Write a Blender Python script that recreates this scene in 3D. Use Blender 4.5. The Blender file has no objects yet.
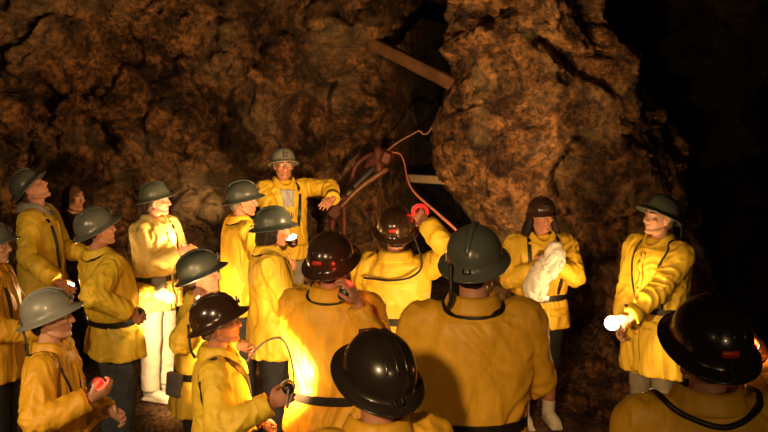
import bpy, bmesh, math, random
import numpy as np
from mathutils import Vector, Matrix, Euler, noise
from mathutils.bvhtree import BVHTree

random.seed(7)
C = bpy.context.scene.collection
R = math.radians
PI = math.pi

# ------------------------------------------------------------------ camera
F = 823.0
CAM = Vector((0, 0, 2.4))
PITCH = R(7.5)
cam_d = bpy.data.cameras.new('camera')
cam_d.sensor_width = 36.0
cam_d.lens = 36.0 * F / 768.0
cam_d.clip_start = 0.05
cam = bpy.data.objects.new('camera', cam_d)
cam.location = CAM
cam.rotation_euler = (R(90) - PITCH, 0, 0)
C.objects.link(cam)
bpy.context.scene.camera = cam

FW = Vector((0, math.cos(PITCH), -math.sin(PITCH)))
UP = Vector((0, math.sin(PITCH), math.cos(PITCH)))
RT = Vector((1, 0, 0))


def at(px, py, Y):
    d = FW + RT * ((px - 384) / F) + UP * ((216 - py) / F)
    return CAM + d * (Y / d.y)


# ------------------------------------------------------------------ materials
def nodes_of(name):
    m = bpy.data.materials.new(name)
    m.use_nodes = True
    nt = m.node_tree
    b = nt.nodes['Principled BSDF']
    return m, nt, b


def N(nt, typ, **kw):
    n = nt.nodes.new(typ)
    for k, v in kw.items():
        if k in n.inputs.keys():
            n.inputs[k].default_value = v
        else:
            setattr(n, k, v)
    return n


def noisy(name, col, rough=0.6, var=0.25, scale=8.0, bump=0.2, bscale=40.0, metal=0.0, dist=0.004,
          dark=None, coat=0.0, spec=0.5):
    """plain coloured surface with mottling and a fine bump"""
    m, nt, b = nodes_of(name)
    L = nt.links.new
    tc = N(nt, 'ShaderNodeTexCoord')
    n1 = N(nt, 'ShaderNodeTexNoise', Scale=scale, Detail=6.0, Roughness=0.6)
    L(tc.outputs['Object'], n1.inputs['Vector'])
    rp = N(nt, 'ShaderNodeValToRGB')
    d = dark or tuple(c * (1 - var) for c in col)
    rp.color_ramp.elements[0].color = (*d, 1)
    rp.color_ramp.elements[1].color = (*[min(1, c * (1 + var * 0.5)) for c in col], 1)
    rp.color_ramp.elements[0].position = 0.32
    rp.color_ramp.elements[1].position = 0.68
    L(n1.outputs['Fac'], rp.inputs['Fac'])
    L(rp.outputs['Color'], b.inputs['Base Color'])
    n2 = N(nt, 'ShaderNodeTexNoise', Scale=bscale, Detail=5.0, Roughness=0.6)
    L(tc.outputs['Object'], n2.inputs['Vector'])
    bm = N(nt, 'ShaderNodeBump', Strength=bump, Distance=dist)
    L(n2.outputs['Fac'], bm.inputs['Height'])
    L(bm.outputs['Normal'], b.inputs['Normal'])
    b.inputs['Roughness'].default_value = rough
    b.inputs['Metallic'].default_value = metal
    b.inputs['Coat Weight'].default_value = coat
    b.inputs['Specular IOR Level'].default_value = spec
    return m


def jacket_mat(name, col, grime=0.25):
    m, nt, b = nodes_of(name)
    L = nt.links.new
    tc = N(nt, 'ShaderNodeTexCoord')
    mp = N(nt, 'ShaderNodeMapping')
    mp.inputs['Scale'].default_value = (1.0, 1.0, 0.45)
    L(tc.outputs['Object'], mp.inputs['Vector'])
    n1 = N(nt, 'ShaderNodeTexNoise', Scale=4.5, Detail=7.0, Roughness=0.65)
    L(tc.outputs['Object'], n1.inputs['Vector'])
    rp = N(nt, 'ShaderNodeValToRGB')
    e = rp.color_ramp.elements
    e[0].position, e[1].position = 0.28, 0.6
    e[0].color = (col[0] * (1 - grime), col[1] * (1 - grime * 1.15), col[2] * (1 - grime), 1)
    e[1].color = (*col, 1)
    L(n1.outputs['Fac'], rp.inputs['Fac'])
    L(rp.outputs['Color'], b.inputs['Base Color'])
    # crumpled coated cloth: long soft creases and a fine weave
    n2 = N(nt, 'ShaderNodeTexNoise', Scale=8.0, Detail=2.5, Roughness=0.5, Distortion=0.9)
    L(mp.outputs['Vector'], n2.inputs['Vector'])
    n3 = N(nt, 'ShaderNodeTexNoise', Scale=120.0, Detail=2.0)
    L(tc.outputs['Object'], n3.inputs['Vector'])
    b1 = N(nt, 'ShaderNodeBump', Strength=0.6, Distance=0.03)
    b2 = N(nt, 'ShaderNodeBump', Strength=0.12, Distance=0.002)
    L(n2.outputs['Fac'], b1.inputs['Height'])
    L(n3.outputs['Fac'], b2.inputs['Height'])
    L(b1.outputs['Normal'], b2.inputs['Normal'])
    L(b2.outputs['Normal'], b.inputs['Normal'])
    b.inputs['Roughness'].default_value = 0.5
    b.inputs['Specular IOR Level'].default_value = 0.35
    return m


def skin_mat():
    m, nt, b = nodes_of('skin')
    L = nt.links.new
    at_ = N(nt, 'ShaderNodeAttribute', attribute_name='tone')
    tc = N(nt, 'ShaderNodeTexCoord')
    n1 = N(nt, 'ShaderNodeTexNoise', Scale=60.0, Detail=4.0)
    L(tc.outputs['Object'], n1.inputs['Vector'])
    mx = N(nt, 'ShaderNodeMix', data_type='RGBA', blend_type='MULTIPLY')
    mx.inputs[0].default_value = 0.25
    L(at_.outputs['Color'], mx.inputs[6])
    L(n1.outputs['Color'], mx.inputs[7])
    L(mx.outputs[2], b.inputs['Base Color'])
    b.inputs['Roughness'].default_value = 0.5
    b.inputs['Specular IOR Level'].default_value = 0.35
    bm = N(nt, 'ShaderNodeBump', Strength=0.15, Distance=0.002)
    L(n1.outputs['Fac'], bm.inputs['Height'])
    L(bm.outputs['Normal'], b.inputs['Normal'])
    return m


def rock_mat(name, c0, c1, c2, scale=1.0):
    """broken mine rock: brown host rock, rusty streaks, pale mineral seams ('pale' attribute)"""
    m, nt, b = nodes_of(name)
    L = nt.links.new
    tc = N(nt, 'ShaderNodeTexCoord')
    n1 = N(nt, 'ShaderNodeTexNoise', Scale=2.6 * scale, Detail=10.0, Roughness=0.66, Distortion=0.3)
    n2 = N(nt, 'ShaderNodeTexNoise', Scale=17.0 * scale, Detail=8.0, Roughness=0.7, Distortion=0.15)
    v1 = N(nt, 'ShaderNodeTexVoronoi', Scale=9.0 * scale)
    for n in (n1, n2, v1):
        L(tc.outputs['Object'], n.inputs['Vector'])
    rp = N(nt, 'ShaderNodeValToRGB')
    e = rp.color_ramp.elements
    e[0].position, e[1].position = 0.40, 0.60
    e[0].color, e[1].color = (*c0, 1), (*c1, 1)
    L(n1.outputs['Fac'], rp.inputs['Fac'])
    r2 = N(nt, 'ShaderNodeValToRGB')
    r2.color_ramp.elements[0].position, r2.color_ramp.elements[1].position = 0.41, 0.57
    r2.color_ramp.elements[0].color = (0.20, 0.18, 0.16, 1)
    r2.color_ramp.elements[1].color = (1.25, 1.2, 1.15, 1)
    L(n2.outputs['Fac'], r2.inputs['Fac'])
    mx = N(nt, 'ShaderNodeMix', data_type='RGBA', blend_type='MULTIPLY')
    mx.inputs[0].default_value = 0.85
    L(rp.outputs['Color'], mx.inputs[6])
    L(r2.outputs['Color'], mx.inputs[7])
    n4 = N(nt, 'ShaderNodeTexNoise', Scale=5.0 * scale, Detail=10.0, Roughness=0.7, Distortion=0.3)
    L(tc.outputs['Object'], n4.inputs['Vector'])
    r4 = N(nt, 'ShaderNodeValToRGB')
    r4.color_ramp.elements[0].position, r4.color_ramp.elements[1].position = 0.41, 0.52
    r4.color_ramp.elements[0].color = (0.22, 0.19, 0.17, 1)
    r4.color_ramp.elements[1].color = (1.1, 1.08, 1.05, 1)
    L(n4.outputs['Fac'], r4.inputs['Fac'])
    m4 = N(nt, 'ShaderNodeMix', data_type='RGBA', blend_type='MULTIPLY')
    m4.inputs[0].default_value = 0.9
    L(mx.outputs[2], m4.inputs[6])
    L(r4.outputs['Color'], m4.inputs[7])
    mx = m4
    at_ = N(nt, 'ShaderNodeAttribute', attribute_name='pale')
    md = N(nt, 'ShaderNodeMath', operation='MULTIPLY')
    L(at_.outputs['Fac'], md.inputs[0])
    L(n2.outputs['Fac'], md.inputs[1])
    m2 = N(nt, 'ShaderNodeMix', data_type='RGBA')
    L(md.outputs[0], m2.inputs[0])
    L(mx.outputs[2], m2.inputs[6])
    m2.inputs[7].default_value = (*c2, 1)
    L(m2.outputs[2], b.inputs['Base Color'])
    b1 = N(nt, 'ShaderNodeBump', Strength=1.0, Distance=0.085)
    b2 = N(nt, 'ShaderNodeBump', Strength=0.5, Distance=0.03)
    L(n2.outputs['Fac'], b1.inputs['Height'])
    L(v1.outputs['Distance'], b2.inputs['Height'])
    L(b1.outputs['Normal'], b2.inputs['Normal'])
    L(b2.outputs['Normal'], b.inputs['Normal'])
    b.inputs['Roughness'].default_value = 0.5
    b.inputs['Specular IOR Level'].default_value = 0.4
    return m


def glow(name, col, s):
    m, nt, b = nodes_of(name)
    b.inputs['Base Color'].default_value = (*col, 1)
    b.inputs['Emission Color'].default_value = (*col, 1)
    b.inputs['Emission Strength'].default_value = s
    tc = N(nt, 'ShaderNodeTexCoord')
    n = N(nt, 'ShaderNodeTexNoise', Scale=30.0)
    nt.links.new(tc.outputs['Object'], n.inputs['Vector'])
    nt.links.new(n.outputs['Fac'], b.inputs['Roughness'])
    return m


YEL = (0.80, 0.55, 0.045)
M = dict(
    j_lemon=jacket_mat('lemon_yellow_coated_cloth', (0.86, 0.60, 0.045), 0.16),
    j_yellow=jacket_mat('yellow_coated_cloth', (0.80, 0.52, 0.035), 0.2),
    j_amber=jacket_mat('amber_yellow_coated_cloth', (0.76, 0.42, 0.025), 0.28),
    j_pale=jacket_mat('pale_yellow_coated_cloth', (0.86, 0.68, 0.2), 0.15),
    j_dark=jacket_mat('dark_brown_cloth', (0.035, 0.024, 0.02), 0.3),
    hood=noisy('grey_fleece', (0.36, 0.32, 0.30), 0.95, 0.2, 14, 0.4, 160),
    grey_helmet=noisy('grey_green_painted_metal', (0.100, 0.112, 0.094), 0.30, 0.22, 9, 0.06, 60, coat=0.25),
    mid_helmet=noisy('mid_grey_painted_metal', (0.112, 0.116, 0.102), 0.27, 0.2, 9, 0.06, 60, coat=0.25),
    slate_helmet=noisy('dark_slate_painted_metal', (0.050, 0.060, 0.052), 0.32, 0.25, 9, 0.06, 60, coat=0.25),
    pale_helmet=noisy('pale_grey_painted_metal', (0.24, 0.25, 0.215), 0.38, 0.2, 9, 0.06, 60, coat=0.2),
    brown_helmet=noisy('dark_brown_resin', (0.042, 0.021, 0.013), 0.22, 0.3, 8, 0.05, 50, coat=0.5),
    black_helmet=noisy('black_resin', (0.020, 0.014, 0.011), 0.27, 0.3, 8, 0.05, 50, coat=0.4),
    leather=noisy('black_leather', (0.016, 0.012, 0.010), 0.45, 0.3, 30, 0.3, 90),
    cord=noisy('black_rubber', (0.012, 0.010, 0.009), 0.5, 0.2, 30, 0.1, 90),
    greycord=noisy('grey_rubber', (0.30, 0.27, 0.22), 0.45, 0.2, 30, 0.1, 90),
    metal=noisy('worn_steel', (0.45, 0.43, 0.40), 0.3, 0.25, 25, 0.1, 90, metal=0.9),
    pack=noisy('grey_battery_case', (0.16, 0.155, 0.15), 0.4, 0.3, 20, 0.15, 70),
    denim=noisy('faded_dark_denim', (0.075, 0.085, 0.10), 0.85, 0.3, 12, 0.4, 220),
    black=noisy('black_cloth', (0.012, 0.011, 0.012), 0.85, 0.3, 12, 0.4, 200),
    navy=noisy('dark_navy_cloth', (0.020, 0.022, 0.035), 0.85, 0.3, 12, 0.4, 200),
    white=noisy('off_white_cotton', (0.72, 0.68, 0.60), 0.9, 0.1, 10, 0.3, 160),
    khaki=noisy('grey_khaki_cloth', (0.30, 0.27, 0.21), 0.85, 0.2, 12, 0.3, 180),
    shirt=noisy('pale_grey_cotton', (0.45, 0.44, 0.42), 0.9, 0.15, 14, 0.3, 160),
    boot=noisy('scuffed_boot_leather', (0.045, 0.030, 0.020), 0.6, 0.4, 18, 0.3, 70),
    shoe=noisy('white_trainer', (0.65, 0.62, 0.56), 0.6, 0.2, 18, 0.2, 70),
    skin=skin_mat(),
    sticker=noisy('red_sticker', (0.55, 0.025, 0.015), 0.45, 0.15, 30, 0.05, 60),
    hair_dark=noisy('dark_brown_hair', (0.020, 0.011, 0.007), 0.65, 0.5, 40, 0.5, 150, spec=0.25),
    hair_brown=noisy('brown_hair', (0.075, 0.036, 0.018), 0.65, 0.5, 40, 0.5, 150),
    hair_grey=noisy('grey_hair', (0.20, 0.17, 0.14), 0.5, 0.4, 40, 0.5, 150),
    lens_rim=noisy('black_plastic', (0.015, 0.013, 0.012), 0.35, 0.2, 30, 0.1, 90),
    lens=glow('lit_lamp_lens', (1.0, 0.80, 0.48), 30.0),
    red_glow=glow('red_lamp_glow', (1.0, 0.010, 0.006), 1.6),  # red emission for lamp glow through fingers, also on the added ring
    glassw=noisy('spectacle_wire', (0.5, 0.42, 0.3), 0.25, 0.1, 30, 0.05, 90, metal=0.8),
    wood=noisy('old_mine_timber', (0.17, 0.075, 0.03), 0.8, 0.5, 6, 0.6, 30),
    palewood=noisy('pale_mine_timber', (0.42, 0.30, 0.17), 0.75, 0.35, 6, 0.5, 30),
    rust=noisy('rust_red_iron', (0.12, 0.028, 0.015), 0.6, 0.5, 14, 0.5, 50, metal=0.2),
    iron=noisy('dark_oily_iron', (0.045, 0.032, 0.025), 0.42, 0.5, 14, 0.4, 50, metal=0.5),
    hose=noisy('pink_rubber_hose', (0.55, 0.19, 0.12), 0.5, 0.2, 20, 0.2, 60),
    copper=noisy('bronze_pipe', (0.20, 0.085, 0.035), 0.45, 0.3, 20, 0.2, 60, metal=0.2),
    rock=rock_mat('brown_mine_rock', (0.045, 0.021, 0.008), (0.42, 0.205, 0.078), (0.80, 0.56, 0.29)),
    pillar=rock_mat('ochre_mine_rock', (0.065, 0.029, 0.010), (0.44, 0.220, 0.078), (0.88, 0.62, 0.31)),
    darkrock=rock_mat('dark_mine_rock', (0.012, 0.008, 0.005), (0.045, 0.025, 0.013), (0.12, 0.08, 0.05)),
    ground=rock_mat('trodden_mine_dirt', (0.13, 0.070, 0.032), (0.33, 0.19, 0.09), (0.5, 0.36, 0.22), 1.8),
)


# ------------------------------------------------------------------ mesh builder
def cr(pts, n):
    """Catmull-Rom resample of tuples (any dimension)"""
    P = [np.array(p, float) for p in pts]
    if len(P) == 2:
        return [P[0] + (P[1] - P[0]) * i / n for i in range(n + 1)]
    out = []
    for i in range(len(P) - 1):
        p0 = P[i - 1] if i > 0 else 2 * P[0] - P[1]
        p1, p2 = P[i], P[i + 1]
        p3 = P[i + 2] if i + 2 < len(P) else 2 * P[-1] - P[-2]
        for k in range(n):
            t = k / n
            out.append(0.5 * ((2 * p1) + (-p0 + p2) * t + (2 * p0 - 5 * p1 + 4 * p2 - p3) * t * t
                              + (-p0 + 3 * p1 - 3 * p2 + p3) * t ** 3))
    out.append(P[-1])
    return out


class MB:
    def __init__(s):
        s.v, s.f = [], []

    def add(s, v, f):
        o = len(s.v)
        s.v += [tuple(p) for p in v]
        s.f += [tuple(i + o for i in q) for q in f]
        return s

    def rings(s, rings, cap=True, close=False):
        n = len(rings[0])
        v = [p for r in rings for p in r]
        f = []
        m = len(rings)
        for i in range(m if close else m - 1):
            a, b = i * n, ((i + 1) % m) * n
            for k in range(n):
                k2 = (k + 1) % n
                f.append((a + k, a + k2, b + k2, b + k))
        if cap and not close:
            f.append(tuple(range(n))[::-1])
            f.append(tuple(range((m - 1) * n, m * n)))
        return s.add(v, f)

    def tube(s, pts, rad, seg=14, sub=4, flat=1.0, up=None, round_=True):
        """pts list of Vector, rad per point (number or (a,b))"""
        q = []
        for p, r in zip(pts, rad):
            a, b = (r, r * flat) if not isinstance(r, (tuple, list)) else r
            q.append((p[0], p[1], p[2], a, b))
        q = cr(q, sub)
        P = [Vector(x[:3]) for x in q]
        rings = []
        t0 = (P[1] - P[0]).normalized()
        u = Vector(up) if up is not None else (Vector((0, 0, 1)) if abs(t0.z) < 0.9 else Vector((0, 1, 0)))
        u = (u - t0 * u.dot(t0)).normalized()
        n = len(P)
        for i in range(n):
            t = (P[min(i + 1, n - 1)] - P[max(i - 1, 0)]).normalized()
            u = (u - t * u.dot(t)).normalized()
            w = t.cross(u)
            a, b = max(q[i][3], 1e-4), max(q[i][4], 1e-4)
            ring = lambda off, k: [P[i] + t * off + (w * (math.cos(2 * PI * j / seg) * a) + u * (math.sin(2 * PI * j / seg) * b)) * k for j in range(seg)]
            if i == 0 and round_:
                m_ = min(a, b)
                rings.append(ring(-m_ * 0.95, 0.25))
                rings.append(ring(-m_ * 0.65, 0.75))
            rings.append(ring(0, 1))
            if i == n - 1 and round_:
                m_ = min(a, b)
                rings.append(ring(m_ * 0.65, 0.75))
                rings.append(ring(m_ * 0.95, 0.25))
        return s.rings(rings)

    def ell(s, c, r, rot=None, nu=20, nv=12):
        c = Vector(c)
        v, f = [], []
        rm = rot or Matrix.Identity(3)
        for i in range(1, nv):
            a = PI * i / nv
            for j in range(nu):
                b = 2 * PI * j / nu
                v.append(c + rm @ Vector((r[0] * math.sin(a) * math.cos(b), r[1] * math.sin(a) * math.sin(b), r[2] * math.cos(a))))
        top, bot = len(v), len(v) + 1
        v += [c + rm @ Vector((0, 0, r[2])), c - rm @ Vector((0, 0, r[2]))]
        for i in range(nv - 2):
            for j in range(nu):
                j2 = (j + 1) % nu
                f.append((i * nu + j, (i + 1) * nu + j, (i + 1) * nu + j2, i * nu + j2))
        for j in range(nu):
            j2 = (j + 1) % nu
            f.append((top, j, j2))
            f.append((bot, (nv - 2) * nu + j2, (nv - 2) * nu + j))
        return s.add(v, f)

    def box(s, c, h, rot=None, bev=0.12):
        """rounded box: centre, half sizes"""
        bm = bmesh.new()
        bmesh.ops.create_cube(bm, size=2)
        rm = rot or Matrix.Identity(3)
        for v in bm.verts:
            v.co = Vector((v.co.x * h[0], v.co.y * h[1], v.co.z * h[2]))
        if bev:
            bmesh.ops.bevel(bm, geom=list(bm.edges), offset=min(h) * bev * 2, segments=2, affect='EDGES', profile=0.5)
        bm.verts.index_update()
        v = [Vector(c) + rm @ x.co for x in bm.verts]
        f = [[x.index for x in q.verts] for q in bm.faces]
        bm.free()
        return s.add(v, f)

    def mesh(s, name):
        me = bpy.data.meshes.new(name)
        me.from_pydata([tuple(p) for p in s.v], [], s.f)
        bm = bmesh.new()
        bm.from_mesh(me)
        bmesh.ops.recalc_face_normals(bm, faces=bm.faces)
        bm.to_mesh(me)
        bm.free()
        return me


def remesh(me, voxel, it=3, fac=0.5):
    o = bpy.data.objects.new('tmp', me)
    C.objects.link(o)
    m = o.modifiers.new('r', 'REMESH')
    m.mode = 'VOXEL'
    m.voxel_size = voxel
    if it:
        k = o.modifiers.new('s', 'SMOOTH')
        k.iterations = it
        k.factor = fac
    dg = bpy.context.evaluated_depsgraph_get()
    dg.update()
    out = bpy.data.meshes.new_from_object(o.evaluated_get(dg))
    bpy.data.objects.remove(o)
    bpy.data.meshes.remove(me)
    return out


def link(name, me, mat, parent=None, smooth=True):
    o = bpy.data.objects.new(name, me)
    me.name = name
    me.materials.clear()
    me.materials.append(mat)
    if smooth:
        me.polygons.foreach_set('use_smooth', [True] * len(me.polygons))
    C.objects.link(o)
    if parent is not None:
        o.parent = parent
    return o


def obj(name, mb, mat, parent=None, voxel=None, it=3, smooth=True):
    me = mb.mesh(name)
    if voxel:
        me = remesh(me, voxel, it)
    return link(name, me, mat, parent, smooth)


def tag(o, label=None, cat=None, group=None, kind=None):
    if label:
        o['label'] = label
    if cat:
        o['category'] = cat
    if group:
        o['group'] = group
    if kind:
        o['kind'] = kind
    return o


# ------------------------------------------------------------------ people
HEAD_C = Vector((0, 0.015, 1.592))     # head centre at rest
TOP = 1.592 + 0.158                    # helmet top at rest


def head_point(d):
    """skull and face base surface in direction d (unit)"""
    x, y, z = d
    p = [x * 0.076, y * 0.099, z * 0.115]
    if z < 0.1:
        t = min(1.0, (0.1 - z) / 1.1)
        p[0] *= 1 - 0.22 * t ** 1.4
        if y < 0:
            p[1] *= 1 - 0.42 * t
    if y > 0:
        # flatter face front, square jaw
        p[1] = min(p[1], 0.090 + 0.004 * z)
        if z < -0.55:
            p[1] += 0.020 * min(1.0, (-z - 0.55) / 0.3) * y
    hx, hy, hz = p
    if hy > 0:
        for sx in (-1, 1):
            g = math.exp(-(((hx - sx * 0.031) / 0.017) ** 2 + ((hz - 0.012) / 0.013) ** 2))
            hy -= 0.013 * g
    return Vector((hx, hy, hz))


def add_head(mb, T):
    nu, nv = 40, 28
    v, f = [], []
    for i in range(1, nv):
        a = PI * i / nv
        for j in range(nu):
            b = 2 * PI * j / nu
            v.append(T(head_point((math.sin(a) * math.cos(b), math.sin(a) * math.sin(b), math.cos(a)))))
    top, bot = len(v), len(v) + 1
    v += [T(head_point((0, 0, 1))), T(head_point((0, 0, -1)))]
    for i in range(nv - 2):
        for j in range(nu):
            j2 = (j + 1) % nu
            f.append((i * nu + j, (i + 1) * nu + j, (i + 1) * nu + j2, i * nu + j2))
    for j in range(nu):
        j2 = (j + 1) % nu
        f.append((top, j, j2))
        f.append((bot, (nv - 2) * nu + j2, (nv - 2) * nu + j))
    mb.add(v, f)
    V = Vector
    tb = lambda pts, r, **k: mb.tube([T(V(p)) for p in pts], r, **k)
    tb([(0, 0.086, 0.022), (0, 0.100, -0.004), (0, 0.108, -0.024)], [0.009, 0.011, 0.0135], seg=12)
    for sx in (-1, 1):
        mb.ell(T(V((sx * 0.012, 0.094, -0.027))), (0.009, 0.012, 0.008))
        mb.ell(T(V((sx * 0.031, 0.0755, 0.012))), (0.0125,) * 3)
        mb.ell(T(V((sx * 0.043, 0.066, -0.014))), (0.022, 0.020, 0.018))
        # ear: rim and lobe
        tb([(sx * 0.074, 0.004, 0.022), (sx * 0.084, -0.012, 0.026), (sx * 0.086, -0.020, 0.004), (sx * 0.077, -0.002, -0.032)],
           [0.007, 0.0075, 0.008, 0.008], seg=10)
        mb.ell(T(V((sx * 0.075, -0.006, -0.002))), (0.008, 0.016, 0.024))
    tb([(-0.048, 0.068, 0.027), (-0.028, 0.083, 0.032), (0, 0.083, 0.030), (0.028, 0.083, 0.032), (0.048, 0.068, 0.027)],
       [0.009, 0.011, 0.010, 0.011, 0.009], seg=10)
    tb([(-0.026, 0.081, -0.053), (-0.010, 0.0925, -0.0495), (0, 0.0925, -0.051), (0.010, 0.0925, -0.0495), (0.026, 0.081, -0.053)],
       [0.004, 0.0065, 0.006, 0.0065, 0.004], seg=8)
    tb([(-0.022, 0.081, -0.060), (0, 0.0915, -0.0635), (0.022, 0.081, -0.060)], [0.004, 0.0075, 0.004], seg=8)
    mb.ell(T(V((0, 0.071, -0.091))), (0.030, 0.022, 0.020))
    tb([(-0.058, 0.0, -0.060), (-0.044, 0.042, -0.084), (0, 0.068, -0.094), (0.044, 0.042, -0.084), (0.058, 0.0, -0.060)], [0.014, 0.015, 0.015, 0.015, 0.014], seg=10)


def hand_mesh(mb, w, d, n, t, curl=20, thumb=0.5, spread=1.0, point=False):
    """palm, four unequal fingers and a thumb. w wrist, d finger direction, n palm normal, t thumb side"""
    k = w + d * 0.045
    # palm as a flat loft
    rings = []
    for s_, hw, hh in ((-0.02, 0.026, 0.021), (0.01, 0.030, 0.019), (0.045, 0.041, 0.0165), (0.078, 0.043, 0.0145), (0.094, 0.040, 0.010)):
        rings.append([w + d * s_ + t * (hw * math.cos(a)) + n * (hh * math.sin(a)) for a in [2 * PI * j / 14 for j in range(14)]])
    mb.rings(rings)
    base = [(0.033, 0.088, 0.070), (0.0112, 0.094, 0.080), (-0.0112, 0.091, 0.073), (-0.032, 0.084, 0.057)]
    for i, (off, al, ln) in enumerate(base):
        c = R(curl + i * 3)
        if point and i == 0:
            c = R(3)
        p = w + d * (al - 0.012) + t * off
        pts = [p.copy()]
        ang = c * 0.45
        dd0 = (d + t * (off * 2.2 * spread)).normalized()
        for frac in (0.48, 0.30, 0.24):
            dd = dd0 * math.cos(ang) + n * math.sin(ang)
            p = p + dd * (ln * frac + (0.012 if frac > 0.4 else 0))
            pts.append(p.copy())
            ang += c
        mb.tube(pts, [0.0098, 0.0092, 0.0084, 0.0068], seg=10, sub=3)
    # thumb leaves the side of the palm near its base
    p0 = w + d * 0.022 + t * 0.024
    p1 = p0 + (d * 0.55 + t * 0.70 + n * 0.25).normalized() * 0.036
    p2 = p1 + (d * 0.85 + t * (0.35 - 0.3 * thumb) + n * (0.2 + 0.6 * thumb)).normalized() * 0.034
    p3 = p2 + (d * 0.85 + t * (0.05 - 0.5 * thumb) + n * (0.2 + 0.7 * thumb)).normalized() * 0.026
    mb.tube([p0, p1, p2, p3], [0.014, 0.012, 0.0105, 0.008], seg=10, sub=3)


def ik(S, W, pole, l1=0.285, l2=0.262):
    d = W - S
    L = d.length
    L2 = min(L, (l1 + l2) * 0.995)
    dn = d.normalized()
    W2 = S + dn * L2
    a = (l1 * l1 - l2 * l2 + L2 * L2) / (2 * L2)
    h = math.sqrt(max(0, l1 * l1 - a * a))
    p = (pole - dn * pole.dot(dn)).normalized()
    return S + dn * a + p * h, W2


def shrink(bvh, p, off):
    q, nrm, _, _ = bvh.find_nearest(p)
    if q is None:
        return p
    return q + nrm * off


def drape(bvh, pts, off, n=8):
    """resample a path and lay it on a surface"""
    q = [Vector(x) for x in cr(pts, n)]
    return [shrink(bvh, p, off) for p in q]


def strap_mesh(mb, bvh, pts, width, thick, off=None, n=8, close=False):
    """a flat band lying on the surface"""
    off = thick if off is None else off
    q = [Vector(x) for x in cr(pts, n)]
    P, NN = [], []
    for p in q:
        a, nr, _, _ = bvh.find_nearest(p)
        P.append(a + nr * off)
        NN.append(nr)
    # smooth path
    for _ in range(3):
        P = [P[0]] + [(P[i - 1] + P[i] * 2 + P[i + 1]) / 4 for i in range(1, len(P) - 1)] + [P[-1]]
        NN = [NN[0]] + [((NN[i - 1] + NN[i] * 2 + NN[i + 1])).normalized() for i in range(1, len(NN) - 1)] + [NN[-1]]
    rings = []
    for i in range(len(P)):
        t = (P[min(i + 1, len(P) - 1)] - P[max(i - 1, 0)]).normalized()
        w = t.cross(NN[i]).normalized() * width / 2
        u = NN[i] * thick / 2
        rings.append([P[i] - w - u, P[i] + w - u, P[i] + w + u, P[i] - w + u])
    mb.rings(rings)


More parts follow.
